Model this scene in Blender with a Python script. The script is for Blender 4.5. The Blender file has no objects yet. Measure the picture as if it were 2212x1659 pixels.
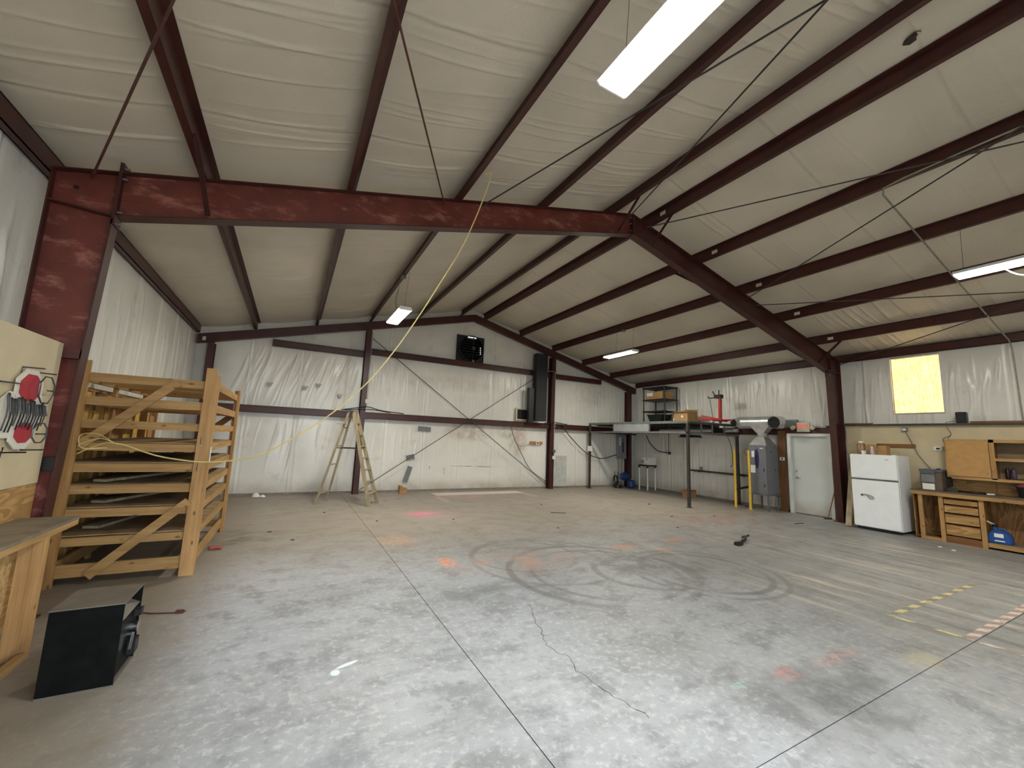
import bpy, bmesh, math, random
import numpy as np
from mathutils import Vector, Matrix
random.seed(7)
SC = bpy.context.scene
COL = SC.collection
# ------------------------------------------------------------------ camera
W, D, F, FRONT = 15.24, 12.92, 5.31, -2.31       # width, end wall, main frame, front wall
HE, SL = 4.11, 0.25                               # underside of purlins at the eave, roof pitch
def roof(x): return HE + SL * (W / 2 - abs(x - W / 2))
yaw, pitch, roll = math.radians(28.155), math.radians(7.722), math.radians(2.282)
fw = Vector((math.sin(yaw)*math.cos(pitch), math.cos(yaw)*math.cos(pitch), math.sin(pitch)))
rt = Vector((math.cos(yaw), -math.sin(yaw), 0)); up = rt.cross(fw)
r2 = math.cos(roll)*rt + math.sin(roll)*up; u2 = -math.sin(roll)*rt + math.cos(roll)*up
cam = bpy.data.cameras.new('camera'); cam.sensor_width = 36; cam.lens = 875.4/2212*36; cam.clip_start = .05
co = bpy.data.objects.new('camera', cam); COL.objects.link(co)
co.matrix_world = Matrix(((r2.x, u2.x, -fw.x, 2.382), (r2.y, u2.y, -fw.y, 0), (r2.z, u2.z, -fw.z, 1.746), (0, 0, 0, 1)))
SC.camera = co
# ------------------------------------------------------------------ world, sun, exposure
wd = bpy.data.worlds.new('sky'); SC.world = wd; wd.use_nodes = True
bg = wd.node_tree.nodes['Background']; bg.inputs[0].default_value = (.78, .89, 1, 1); bg.inputs[1].default_value = 5.6
sun = bpy.data.lights.new('sun', 'SUN'); sun.energy = 1.7; sun.angle = math.radians(5); sun.color = (.88, .95, 1)
so = bpy.data.objects.new('sun', sun); COL.objects.link(so)
so.rotation_euler = Vector((-.083, 1, -.40)).to_track_quat('-Z', 'Y').to_euler(); so.location = (5, -8, 6)
DX0, DX1, DZ = 2.3, 5.6, 3.66                     # open roll-up door behind the camera
por = bpy.data.lights.new('door_portal', 'AREA'); por.shape = 'RECTANGLE'; por.size = DX1-DX0; por.size_y = DZ; por.cycles.is_portal = True
po = bpy.data.objects.new('door_portal', por); COL.objects.link(po); po.location = ((DX0+DX1)/2, FRONT-.05, DZ/2); po.rotation_euler = (math.radians(90), 0, 0)
vs = SC.view_settings; vs.view_transform = 'Standard'; vs.look = 'None'; vs.gamma = 1; vs.use_curve_mapping = False; vs.exposure = 0.86
LAMP = 86.0                                       # lamp diffusers
WINDOW = .74                                      # sunlit translucent wall panel
# ------------------------------------------------------------------ materials
MATS = {}
def lin(c):
    return tuple(((v/255)/12.92 if v/255 <= .04045 else ((v/255+.055)/1.055)**2.4) for v in c)
def newmat(name):
    m = bpy.data.materials.new(name); m.use_nodes = True; nt = m.node_tree
    return m, nt, nt.nodes['Principled BSDF']
def nd(nt, t, **k):
    n = nt.nodes.new(t)
    for a, v in k.items(): setattr(n, a, v)
    return n
def mathn(nt, op, a, b=None, clamp=False):
    n = nd(nt, 'ShaderNodeMath', operation=op); n.use_clamp = clamp
    for i, v in enumerate((a, b)):
        if v is None: continue
        if isinstance(v, (int, float)): n.inputs[i].default_value = v
        else: nt.links.new(v, n.inputs[i])
    return n.outputs[0]
def mixc(nt, f, a, b, mode='MIX'):
    n = nd(nt, 'ShaderNodeMix', data_type='RGBA', blend_type=mode)
    for i, v in ((0, f), (6, a), (7, b)):
        if isinstance(v, (int, float)): n.inputs[i].default_value = v
        elif isinstance(v, tuple): n.inputs[i].default_value = (*v[:3], 1)
        else: nt.links.new(v, n.inputs[i])
    return n.outputs[2]
def noise(nt, vec, scale, detail=4, rough=.55):
    n = nd(nt, 'ShaderNodeTexNoise'); n.inputs['Scale'].default_value = scale; n.inputs['Detail'].default_value = detail; n.inputs['Roughness'].default_value = rough
    nt.links.new(vec, n.inputs['Vector']); return n.outputs['Fac']
def ramp(nt, fac, a, b):
    n = nd(nt, 'ShaderNodeMapRange'); n.inputs[1].default_value = a; n.inputs[2].default_value = b
    n.interpolation_type = 'SMOOTHSTEP'; nt.links.new(fac, n.inputs[0]); return n.outputs[0]
def scaled(nt, s):
    tc = nd(nt, 'ShaderNodeTexCoord'); mp = nd(nt, 'ShaderNodeMapping'); mp.inputs['Scale'].default_value = s
    nt.links.new(tc.outputs['Object'], mp.inputs[0]); return mp.outputs[0]
def mat(name, c, rough=.6, metal=0, var=.12, scale=6, bump=0, c2=None, stretch=(1, 1, 1), spec=.5):
    """plain coloured stuff with blotchy variation; c is sRGB 0-255"""
    if name in MATS: return MATS[name]
    m, nt, p = newmat(name); v = scaled(nt, stretch); c = lin(c)
    f = ramp(nt, noise(nt, v, scale), .3, .7)
    a = tuple(x*(1-var) for x in c); b = lin(c2) if c2 else tuple(min(1, x*(1+var)) for x in c)
    nt.links.new(mixc(nt, f, a, b), p.inputs['Base Color'])
    p.inputs['Roughness'].default_value = rough; p.inputs['Metallic'].default_value = metal; p.inputs['Specular IOR Level'].default_value = spec
    if bump:
        bn = nd(nt, 'ShaderNodeBump'); bn.inputs['Strength'].default_value = bump; bn.inputs['Distance'].default_value = .01
        nt.links.new(noise(nt, v, scale*6), bn.inputs['Height']); nt.links.new(bn.outputs[0], p.inputs['Normal'])
    MATS[name] = m; return m
def wood(name, c, c2, axis, knots=True, rough=.65):
    if name in MATS: return MATS[name]
    m, nt, p = newmat(name); s = [14, 14, 14]; s[axis] = .9
    v = scaled(nt, tuple(s)); v2 = scaled(nt, tuple(x*4 if x > 1 else x*2 for x in s)); v3 = scaled(nt, (1, 1, 1))
    g = mixc(nt, ramp(nt, noise(nt, v, 1.2, 3), .3, .7), lin(c), lin(c2))
    g = mixc(nt, mathn(nt, 'MULTIPLY', ramp(nt, noise(nt, v2, 1.5, 2), .45, .75), .35), g, tuple(x*.55 for x in lin(c2)))
    if knots:
        ks = [9, 9, 9]; ks[axis] = 4
        vo = nd(nt, 'ShaderNodeTexVoronoi'); vo.inputs['Scale'].default_value = 1.0; nt.links.new(scaled(nt, tuple(ks)), vo.inputs['Vector'])
        k = mathn(nt, 'SUBTRACT', 1, ramp(nt, vo.outputs['Distance'], .05, .16))
        g = mixc(nt, mathn(nt, 'MULTIPLY', k, .7), g, lin((70, 42, 22)))
    g = mixc(nt, mathn(nt, 'MULTIPLY', ramp(nt, noise(nt, v3, 2.2), .5, .8), .3), g, lin((110, 82, 52)))
    nt.links.new(g, p.inputs['Base Color']); p.inputs['Roughness'].default_value = rough; p.inputs['Specular IOR Level'].default_value = .3
    MATS[name] = m; return m
def emit(name, c, s):
    m, nt, p = newmat(name); p.inputs['Base Color'].default_value = (*lin(c), 1); p.inputs['Emission Color'].default_value = (*lin(c), 1); p.inputs['Emission Strength'].default_value = s
    MATS[name] = m; return m
def vinyl(name, c, dirt, rough=.33, lowdirt=False):
    """white plastic facing of the insulation blankets"""
    m, nt, p = newmat(name); v = scaled(nt, (1, 1, 1))
    g = mixc(nt, ramp(nt, noise(nt, v, .7, 5), .35, .75), lin(c), tuple(x*.86 for x in lin(c)))
    g = mixc(nt, mathn(nt, 'MULTIPLY', ramp(nt, noise(nt, v, 1.7, 6, .65), .55, .78), dirt), g, lin((150, 122, 92)))
    g = mixc(nt, mathn(nt, 'MULTIPLY', ramp(nt, noise(nt, v, 9, 3), .72, .8), dirt*.8), g, lin((120, 96, 76)))
    if lowdirt:   # splashed dirt along the foot of the wall and scuffed smudges
        sx = nd(nt, 'ShaderNodeSeparateXYZ'); nt.links.new(v, sx.inputs[0])
        lo = mathn(nt, 'SUBTRACT', 1, ramp(nt, sx.outputs[2], .0, .5))
        g = mixc(nt, mathn(nt, 'MULTIPLY', mathn(nt, 'MULTIPLY', lo, noise(nt, v, 3, 5)), .9), g, lin((140, 116, 90)))
        nz = noise(nt, v, 4, 6)
        for cx, cz, rx, rz, k, c_ in ((7.7, 1.95, 1.1, .4, .5, (164, 138, 108)), (9.4, 2.0, .8, .35, .45, (168, 142, 112)), (9.6, 1.6, .5, .6, .5, (176, 150, 120)), (13.0, 3.7, 1.1, .7, .22, (150, 130, 112)), (7.7, .78, .9, .012, 1.0, (90, 84, 76)), (8.5, .76, .5, .01, 1.0, (80, 74, 68)), (6.9, .62, .02, .16, 1.2, (54, 48, 44)), (6.4, .72, .012, .08, 1.2, (70, 60, 54)), (7.1, 3.5, 2.0, .3, .25, (170, 150, 128))):
            dx = mathn(nt, 'DIVIDE', mathn(nt, 'SUBTRACT', sx.outputs[0], cx), rx); dz = mathn(nt, 'DIVIDE', mathn(nt, 'SUBTRACT', sx.outputs[2], cz), rz)
            d = mathn(nt, 'ADD', mathn(nt, 'MULTIPLY', dx, dx), mathn(nt, 'MULTIPLY', dz, dz)); f = mathn(nt, 'SUBTRACT', 1, ramp(nt, d, .1, 1))
            g = mixc(nt, mathn(nt, 'MULTIPLY', mathn(nt, 'MULTIPLY', f, ramp(nt, nz, .3, .6)), k, True), g, lin(c_))
    nt.links.new(g, p.inputs['Base Color']); p.inputs['Roughness'].default_value = rough
    bn = nd(nt, 'ShaderNodeBump'); bn.inputs['Strength'].default_value = .25; bn.inputs['Distance'].default_value = .01
    nt.links.new(noise(nt, v, 35, 2), bn.inputs['Height']); nt.links.new(bn.outputs[0], p.inputs['Normal'])
    MATS[name] = m; return m
def red_steel(name, scuff_sheen, c0=(94, 42, 36), c1=(112, 52, 44)):
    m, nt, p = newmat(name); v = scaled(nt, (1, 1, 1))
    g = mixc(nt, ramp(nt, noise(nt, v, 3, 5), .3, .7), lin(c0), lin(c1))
    if scuff_sheen:
        g = mixc(nt, mathn(nt, 'MULTIPLY', ramp(nt, noise(nt, scaled(nt, (1, 1, 2.2)), 2.6, 7, .7), .5, .7), scuff_sheen), g, lin((172, 116, 102)))  # chalky scuffs, spread wider to paint in the daylight sheen as well
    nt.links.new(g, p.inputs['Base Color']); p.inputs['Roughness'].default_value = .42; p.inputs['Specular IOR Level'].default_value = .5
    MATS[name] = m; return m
def concrete():
    m, nt, p = newmat('concrete'); v = scaled(nt, (1, 1, 1))
    sx = nd(nt, 'ShaderNodeSeparateXYZ'); nt.links.new(v, sx.inputs[0]); X, Y = sx.outputs[0], sx.outputs[1]
    n1 = noise(nt, v, .55, 6, .6); n2 = noise(nt, v, 2.6, 7, .65); n3 = noise(nt, v, 17, 5, .7); st = noise(nt, scaled(nt, (3.2, .28, 1)), 1.6, 6, .68)
    sw = noise(nt, scaled(nt, (.5, 1.9, 1)), 1.5, 6, .65)
    g = mixc(nt, ramp(nt, n1, .3, .7), lin((146, 148, 151)), lin((166, 168, 172)))
    g = mixc(nt, mathn(nt, 'MULTIPLY', ramp(nt, n2, .48, .66), .62), g, lin((112, 113, 116)))
    g = mixc(nt, mathn(nt, 'MULTIPLY', ramp(nt, sw, .48, .66), .5), g, lin((124, 124, 125)))
    g = mixc(nt, mathn(nt, 'MULTIPLY', ramp(nt, n3, .5, .66), .42), g, lin((200, 200, 200)))
    n4 = noise(nt, v, 6.5, 8, .75)
    g = mixc(nt, mathn(nt, 'MULTIPLY', ramp(nt, n4, .52, .66), .36), g, lin((108, 108, 110)))
    g = mixc(nt, mathn(nt, 'MULTIPLY', ramp(nt, n4, .44, .32), .28), g, lin((196, 196, 194)))
    g = mixc(nt, mathn(nt, 'MULTIPLY', ramp(nt, n3, .40, .28), .4), g, lin((94, 93, 92)))
    # reddish clay dust towards the end wall
    far = mathn(nt, 'MULTIPLY', ramp(nt, mathn(nt, 'ADD', Y, mathn(nt, 'MULTIPLY', n2, 3)), 5.6, 10.0), .66)
    g = mixc(nt, far, g, lin((152, 137, 117)))
    lef_shade = mathn(nt, 'MULTIPLY', mathn(nt, 'SUBTRACT', 1, ramp(nt, mathn(nt, 'ADD', X, n2), 1.7, 2.7)), .75)  # shade left of the daylight edge, painted into the floor as brown
    g = mixc(nt, lef_shade, g, lin((128, 115, 99)))
    # traffic streaks on the bay by the work bench
    tr = mathn(nt, 'MULTIPLY', ramp(nt, X, 6.2, 9.0), mathn(nt, 'SUBTRACT', 1, ramp(nt, Y, 4.6, 6.4)))
    g = mixc(nt, mathn(nt, 'MULTIPLY', tr, .6), g, lin((128, 126, 121)))
    g = mixc(nt, mathn(nt, 'MULTIPLY', mathn(nt, 'MULTIPLY', tr, ramp(nt, st, .53, .66)), .75), g, lin((196, 186, 168)))
    g = mixc(nt, mathn(nt, 'MULTIPLY', mathn(nt, 'MULTIPLY', tr, ramp(nt, st, .46, .36)), .55), g, lin((92, 90, 87)))
    def spot(g, cx, cy, rx, ry, col, k, edge=.5, thr=(.35, .6), nz=n2, rot=0):
        dx = mathn(nt, 'SUBTRACT', X, cx); dy = mathn(nt, 'SUBTRACT', Y, cy)
        if rot:
            c, s = math.cos(rot), math.sin(rot)
            dx, dy = (mathn(nt, 'ADD', mathn(nt, 'MULTIPLY', dx, c), mathn(nt, 'MULTIPLY', dy, s)), mathn(nt, 'SUBTRACT', mathn(nt, 'MULTIPLY', dy, c), mathn(nt, 'MULTIPLY', dx, s)))
        d = mathn(nt, 'SQRT', mathn(nt, 'ADD', mathn(nt, 'POWER', mathn(nt, 'ABSOLUTE', mathn(nt, 'DIVIDE', dx, rx)), 2), mathn(nt, 'POWER', mathn(nt, 'ABSOLUTE', mathn(nt, 'DIVIDE', dy, ry)), 2)))
        f = mathn(nt, 'SUBTRACT', 1, ramp(nt, d, edge, 1))
        f = mathn(nt, 'MULTIPLY', mathn(nt, 'MULTIPLY', f, ramp(nt, nz, *thr)), k)
        return mixc(nt, f, g, lin(col))
    def ring(g, cx, cy, r, wd_, col, k, sq=1):
        dx = mathn(nt, 'SUBTRACT', X, cx); dy = mathn(nt, 'MULTIPLY', mathn(nt, 'SUBTRACT', Y, cy), sq)
        d = mathn(nt, 'SQRT', mathn(nt, 'ADD', mathn(nt, 'MULTIPLY', dx, dx), mathn(nt, 'MULTIPLY', dy, dy)))
        f = mathn(nt, 'SUBTRACT', 1, ramp(nt, mathn(nt, 'ABSOLUTE', mathn(nt, 'SUBTRACT', d, r)), wd_*.4, wd_))
        return mixc(nt, mathn(nt, 'MULTIPLY', mathn(nt, 'MULTIPLY', f, ramp(nt, noise(nt, v, 1.1, 4), .38, .58)), k), g, lin(col))
    for a in ((6.3, 4.55, 1.25, .07, (100, 99, 98), .6), (6.35, 4.5, 1.02, .05, (104, 103, 102), .5), (6.9, 4.3, .7, .07, (100, 99, 98), .6), (5.9, 5.3, 1.1, .05, (110, 108, 106), .45), (7.7, 4.0, .85, .06, (98, 97, 96), .6), (7.7, 4.0, 1.03, .05, (104, 103, 102), .5), (5.7, 5.6, .8, .05, (110, 108, 106), .4)): g = ring(g, *a)
    g = spot(g, 3.55, 2.75, .42, .3, (112, 112, 114), .8, .0, (.45, .62), n3)
    g = spot(g, 6.2, 1.75, 1.1, .75, (100, 100, 100), .55, .0, (.35, .6)); g = spot(g, 6.0, 1.6, .7, .5, (88, 88, 88), .6, .0, (.45, .62), n3)
    g = spot(g, 4.6, 4.4, 1.0, .5, (108, 108, 110), .6, .1)
    g = spot(g, 2.6, 2.35, .5, .5, (128, 130, 140), .6, .1)
    g = spot(g, 7.1, 4.4, 1.5, 1.1, (104, 102, 100), .65, .1, (.4, .62))
    any_ = (.40, .60)
    g = spot(g, 5.15, 9.2, .55, .42, (240, 112, 150), 1.0, .0, (.36, .56), n3); g = spot(g, 5.3, 9.15, .9, .8, (205, 160, 165), .6, .1, any_)
    g = spot(g, 4.48, 5.65, .17, .34, (232, 142, 92), .95, .3, any_, n3); g = spot(g, 4.1, 7.1, .5, .6, (214, 158, 116), .6, .1, any_, n3)
    g = spot(g, 5.5, 5.35, 1.3, .7, (205, 166, 148), .6, .1, any_); g = spot(g, 7.55, 5.4, .42, .16, (226, 140, 96), .95, .2, any_, n3)
    g = spot(g, 8.85, 5.45, .4, .18, (206, 122, 84), .85, .2, any_, n3); g = spot(g, 8.1, 5.0, .2, .14, (206, 132, 92), .8, .2, any_, n3)
    g = spot(g, 11.6, 6.7, 2.2, 1.2, (166, 116, 88), .45, .1, any_); g = spot(g, 6.0, 1.99, .2, .13, (190, 130, 128), .8, .2, any_, n3)
    g = spot(g, 6.7, 1.95, .5, .1, (196, 150, 146), .6, .2, any_, n3); g = spot(g, 7.35, 1.6, .35, .16, (196, 182, 138), .6, .1, any_)
    g = spot(g, 5.5, 2.05, .12, .05, (160, 190, 184), .8, .2, any_, n3)
    g = spot(g, 1.7, 8.0, .9, 1.0, (92, 84, 80), .7, .1, any_)
    # old paint rectangle by the end wall, pink overspray round it
    def rect(g, x0, x1, y0, y1, col, k):
        f = mathn(nt, 'MULTIPLY', mathn(nt, 'MULTIPLY', ramp(nt, X, x0-.03, x0+.03), ramp(nt, X, x1+.05, x1-.05)), mathn(nt, 'MULTIPLY', ramp(nt, Y, y0-.05, y0+.05), ramp(nt, Y, y1+.03, y1-.03)))
        return mixc(nt, mathn(nt, 'MULTIPLY', f, k), g, lin(col))
    g = spot(g, 7.4, 11.6, 1.6, .8, (206, 160, 160), .6, .2, any_)
    g = rect(g, 6.35, 9.35, 11.85, 12.42, (226, 212, 206), .85)
    g = rect(g, 9.2, 9.42, 11.0, 12.0, (196, 178, 152), .5); g = rect(g, 6.2, 6.4, 10.7, 11.7, (200, 184, 160), .4)
    # chalk marks
    g = spot(g, 2.93, 3.5, .1, .022, (214, 226, 230), .95, .7, (0, .1), n3, .35); g = spot(g, 2.84, 3.42, .04, .05, (214, 226, 230), .9, .6, (0, .1), n3)
    nt.links.new(g, p.inputs['Base Color'])
    rg = nd(nt, 'ShaderNodeMapRange'); rg.inputs[3].default_value = .38; rg.inputs[4].default_value = .62; nt.links.new(n2, rg.inputs[0]); nt.links.new(rg.outputs[0], p.inputs['Roughness'])
    p.inputs['Specular IOR Level'].default_value = .35
    bn = nd(nt, 'ShaderNodeBump'); bn.inputs['Strength'].default_value = .12; bn.inputs['Distance'].default_value = .01
    nt.links.new(n3, bn.inputs['Height']); nt.links.new(bn.outputs[0], p.inputs['Normal'])
    MATS['concrete'] = m
def striped(name, a, b, per, wear):
    m, nt, p = newmat(name); v = scaled(nt, (1, 1, 1)); sx = nd(nt, 'ShaderNodeSeparateXYZ'); nt.links.new(v, sx.inputs[0])
    ph = mathn(nt, 'FRACT', mathn(nt, 'DIVIDE', mathn(nt, 'ADD', mathn(nt, 'ADD', sx.outputs[0], sx.outputs[1]), 10), per))
    g = mixc(nt, mathn(nt, 'GREATER_THAN', ph, .5), lin(a), lin(b))
    g = mixc(nt, mathn(nt, 'MULTIPLY', ramp(nt, noise(nt, v, 22, 5), .45, .62), wear), g, lin((140, 134, 126)))
    nt.links.new(g, p.inputs['Base Color']); p.inputs['Roughness'].default_value = .6; MATS[name] = m; return m
def plywood(name, c, c2, axis):
    m, nt, p = newmat(name); s = [3, 3, 3]; s[axis] = .5; v = scaled(nt, tuple(s))
    wv = nd(nt, 'ShaderNodeTexNoise'); wv.inputs['Scale'].default_value = 1.1; wv.inputs['Detail'].default_value = 2; wv.inputs['Distortion'].default_value = 1.6; nt.links.new(v, wv.inputs['Vector'])
    bands = mathn(nt, 'FRACT', mathn(nt, 'MULTIPLY', wv.outputs['Fac'], 9))
    g = mixc(nt, ramp(nt, bands, .1, .9), lin(c), lin(c2))
    g = mixc(nt, mathn(nt, 'MULTIPLY', ramp(nt, noise(nt, scaled(nt, (1, 1, 1)), 3, 5), .5, .75), .35), g, tuple(x*.6 for x in lin(c2)))
    nt.links.new(g, p.inputs['Base Color']); p.inputs['Roughness'].default_value = .6; p.inputs['Specular IOR Level'].default_value = .3; MATS[name] = m; return m

concrete()
VW = vinyl('wall_vinyl', (228, 226, 219), .30, .24, True); VC = vinyl('ceiling_vinyl', (212, 203, 187), .10, .34)
RS = red_steel('red_oxide_steel', 0, (60, 28, 25), (72, 34, 29)); RSS = red_steel('scuff_sheen_red_oxide_steel', .75)
WX = wood('pine_x', (183, 147, 97), (157, 121, 75), 0); WY = wood('pine_y', (183, 147, 97), (157, 121, 75), 1); WZ = wood('pine_z', (188, 148, 98), (164, 124, 78), 2)
DKX = wood('dark_board_x', (140, 96, 58), (112, 74, 42), 0); DKY = wood('dark_board_y', (140, 96, 58), (112, 74, 42), 1); DKZ = wood('dark_board_z', (126, 88, 52), (98, 66, 38), 2)
PLY = plywood('fir_plywood', (184, 148, 98), (156, 118, 70), 1); PLYZ = plywood('fir_plywood_tall', (154, 116, 70), (122, 86, 50), 2)
OSB = mat('strand_board', (184, 148, 96), .7, var=.3, scale=26, c2=(206, 172, 118)); SHF = mat('rack_plywood', (146, 122, 88), .8, var=.25, scale=4); DUST = mat('dusty_plywood', (122, 110, 92), .8, var=.2, scale=5)
BEIGE = mat('beige_paint', (196, 182, 150), .55, var=.06, scale=3); WHT = mat('white_enamel', (240, 243, 246), .32, var=.02)
WPL = mat('white_plastic', (226, 226, 222), .4, var=.04); BLK = mat('black_plastic', (22, 22, 24), .45, var=.2); BLKM = mat('black_matte', (30, 31, 34), .7, var=.15)
SAFE = mat('dark_green_enamel', (11, 13, 12), .6, var=.25, scale=9, c2=(16, 19, 17), spec=.12); SAFET = mat('grey_dusty_metal', (112, 106, 98), .5, metal=.2, var=.15)
GST = mat('grey_steel', (118, 119, 120), .45, metal=.5, var=.18); DST = mat('dark_weathered_steel', (70, 67, 64), .5, metal=.4, var=.25); GPT = mat('grey_painted_sheet', (134, 135, 137), .5, var=.08)
GALV = mat('galvanised_duct', (206, 208, 210), .28, metal=.7, var=.12, scale=5); CHR = mat('chrome', (205, 205, 208), .16, metal=1, var=.03)
AHG = mat('air_handler_grey', (112, 113, 120), .45, var=.05); NAVY = mat('navy_blue', (26, 36, 92), .5, var=.1); YEL = mat('safety_yellow', (232, 190, 60), .45, var=.1)
REDP = mat('red_tool_paint', (176, 34, 36), .4, var=.12); BLUE = mat('blue_plastic', (34, 84, 158), .4, var=.1); TANK = mat('blue_tank_enamel', (28, 62, 116), .4, var=.12)
CARD = mat('cardboard', (176, 136, 90), .8, var=.08); BAGM = mat('brown_paper', (164, 122, 78), .85, var=.15, bump=.3); TAPE = mat('silver_tape', (118, 120, 122), .4, metal=.3, var=.12)
YCORD = mat('yellow_cord', (228, 208, 140), .5, var=.1); GCORD = mat('grey_cord', (92, 90, 86), .6, var=.1); CONDUIT = mat('conduit', (160, 158, 150), .4, metal=.6, var=.1)
LADW = wood('weathered_ladder', (176, 162, 134), (146, 132, 106), 2, False); INS = mat('yellow_insulation', (204, 168, 84), .9, var=.25, scale=12, bump=.5); PAPER = mat('paper_white', (236, 236, 236), .7, var=.02)
DOORP = mat('white_door_paint', (220, 222, 218), .45, var=.05, scale=4); DOORL = vinyl('shaded_door_leaf_paint', (204, 208, 205), .12, .4, True); NRED = mat('sign_red', (168, 42, 58), .4, var=.1); NWHT = mat('sign_white', (212, 208, 196), .5, var=.08); DARKIN = mat('dark_interior', (12, 12, 13), .8)
CONB = mat('concrete_curb', (128, 122, 114), .8, var=.15); LBL = mat('sticker', (206, 200, 176), .6, var=.06); GLASST = mat('sign_tube', (70, 72, 76), .25, var=.3); GROUND = mat('pale_gravel', (158, 146, 128), .9, var=.15, scale=3)
PINK = mat('red_glove', (150, 78, 72), .8, var=.15); EXITR = emit('exit_red', (226, 48, 48), .45); LAMPM = emit('lamp_diffuser', (253, 249, 234), LAMP); DAYL = emit('daylight_gap', (235, 240, 245), 1.2)
HZY = striped('yellow_hazard_tape', (206, 192, 136), (124, 118, 108), .34, .6); HZR = striped('red_white_hazard_tape', (206, 190, 182), (156, 130, 122), .26, .6)
PIPER = mat('dark_red_pipe', (78, 40, 36), .5, var=.15)
# ------------------------------------------------------------------ geometry helpers
class B:
    def __init__(s, off=(0, 0, 0)):
        s.o = Vector(off.location) if isinstance(off, bpy.types.Object) else Vector(off); s.v = []; s.f = []; s.m = None
    def add(s, vs_, fs):
        n = len(s.v)
        for q in vs_:
            q = Vector(q)
            if s.m: q = s.m @ q
            s.v.append(q - s.o)
        s.f += [tuple(i+n for i in f) for f in fs]; return s
    def hexa(s, p): return s.add(p, ((0, 3, 2, 1), (4, 5, 6, 7), (0, 1, 5, 4), (1, 2, 6, 5), (2, 3, 7, 6), (3, 0, 4, 7)))
    def box(s, x0, x1, y0, y1, z0, z1):
        x0, x1 = sorted((x0, x1)); y0, y1 = sorted((y0, y1)); z0, z1 = sorted((z0, z1))
        return s.hexa(((x0, y0, z0), (x1, y0, z0), (x1, y1, z0), (x0, y1, z0), (x0, y0, z1), (x1, y0, z1), (x1, y1, z1), (x0, y1, z1)))
    def bar(s, p, q, w, h, hint=(0, 0, 1)):
        """oriented box from p to q: w across, h along the hint"""
        p, q = Vector(p), Vector(q); d = (q-p).normalized(); a = d.cross(Vector(hint))
        if a.length < 1e-4: a = d.cross(Vector((1, 0, 0)))
        a.normalize(); b = a.cross(d).normalized(); a *= w/2; b *= h/2
        return s.hexa((p-a-b, p+a-b, p+a+b, p-a+b, q-a-b, q+a-b, q+a+b, q-a+b))
    def cyl(s, p, q, r, r_2=None, n=14, caps=True):
        p, q = Vector(p), Vector(q); d = (q-p).normalized(); a = d.orthogonal().normalized(); b = d.cross(a); r_2 = r if r_2 is None else r_2
        vs_ = [c + (a*math.cos(t)+b*math.sin(t))*k for c, k in ((p, r), (q, r_2)) for t in (2*math.pi*i/n for i in range(n))]
        fs = [(i, (i+1) % n, n+(i+1) % n, n+i) for i in range(n)]
        if caps: fs += [tuple(range(n))[::-1], tuple(range(n, 2*n))]
        return s.add(vs_, fs)
    def tube(s, pts, r, n=6):
        pts = [Vector(p) for p in pts]; vs_ = []; a = None
        for i, p in enumerate(pts):
            d = (pts[min(i+1, len(pts)-1)]-pts[max(i-1, 0)]).normalized()
            a = d.orthogonal().normalized() if a is None else (a-d*a.dot(d)).normalized(); b = d.cross(a)
            vs_ += [p+(a*math.cos(2*math.pi*k/n)+b*math.sin(2*math.pi*k/n))*r for k in range(n)]
        fs = [(i*n+k, i*n+(k+1) % n, (i+1)*n+(k+1) % n, (i+1)*n+k) for i in range(len(pts)-1) for k in range(n)]
        return s.add(vs_, fs+[tuple(range(n))[::-1], tuple(range(len(vs_)-n, len(vs_)))])
    def prism(s, poly, axis, a0, a1):
        """polygon in the two other axes (cyclic order), extruded along axis"""
        n = len(poly); vs_ = []
        for a in (a0, a1):
            for (q, t) in poly:
                vs_.append({0: (a, q, t), 1: (q, a, t), 2: (q, t, a)}[axis])
        return s.add(vs_, [tuple(range(n))[::-1], tuple(range(n, 2*n))]+[(i, (i+1) % n, n+(i+1) % n, n+i) for i in range(n)])
    def lathe(s, c, prof, n=16, axis=2):
        c = Vector(c); vs_ = []
        for r, z in prof:
            for k in range(n):
                t = 2*math.pi*k/n; e = (r*math.cos(t), r*math.sin(t))
                vs_.append(c+Vector({2: (*e, z), 0: (z, *e), 1: (e[0], z, e[1])}[axis]))
        m = len(prof)
        return s.add(vs_, [(i*n+k, i*n+(k+1) % n, (i+1)*n+(k+1) % n, (i+1)*n+k) for i in range(m-1) for k in range(n)]+[tuple(range(n))[::-1], tuple(range((m-1)*n, m*n))])
    def mesh(s, name, bevel=0, smooth=False):
        me = bpy.data.meshes.new(name); me.from_pydata([tuple(v) for v in s.v], [], s.f)
        bm = bmesh.new(); bm.from_mesh(me); bmesh.ops.recalc_face_normals(bm, faces=bm.faces)
        if bevel: bmesh.ops.bevel(bm, geom=[e for e in bm.edges if len(e.link_faces) == 2 and e.calc_face_angle(0) > .5], offset=bevel, segments=2, affect='EDGES', clamp_overlap=True)
        bm.to_mesh(me); bm.free()
        if smooth:
            me.shade_smooth() if hasattr(me, 'shade_smooth') else None
            try: me.set_sharp_from_angle(angle=math.radians(40))
            except Exception: pass
        return me
    def build(s, name, m, parent=None, bevel=0, smooth=False, label=None):
        me = s.mesh(name, bevel, smooth); me.materials.append(m)
        o = bpy.data.objects.new(name, me); COL.objects.link(o)
        if parent: o.parent = parent
        else: o.location = s.o
        if label: o['label'] = label
        return o
def tag(o, label, cat, group=None):
    o['label'] = label; o['category'] = cat
    if group: o['group'] = group
    return o
def thing(name, label, cat, loc, group=None):
    o = bpy.data.objects.new(name, None); COL.objects.link(o); o.location = loc; o.empty_display_size = .1
    return tag(o, label, cat, group)
def solo(name, label, cat, b, m, group=None, bevel=0, smooth=False): return tag(b.build(name, m, None, bevel, smooth), label, cat, group)
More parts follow.
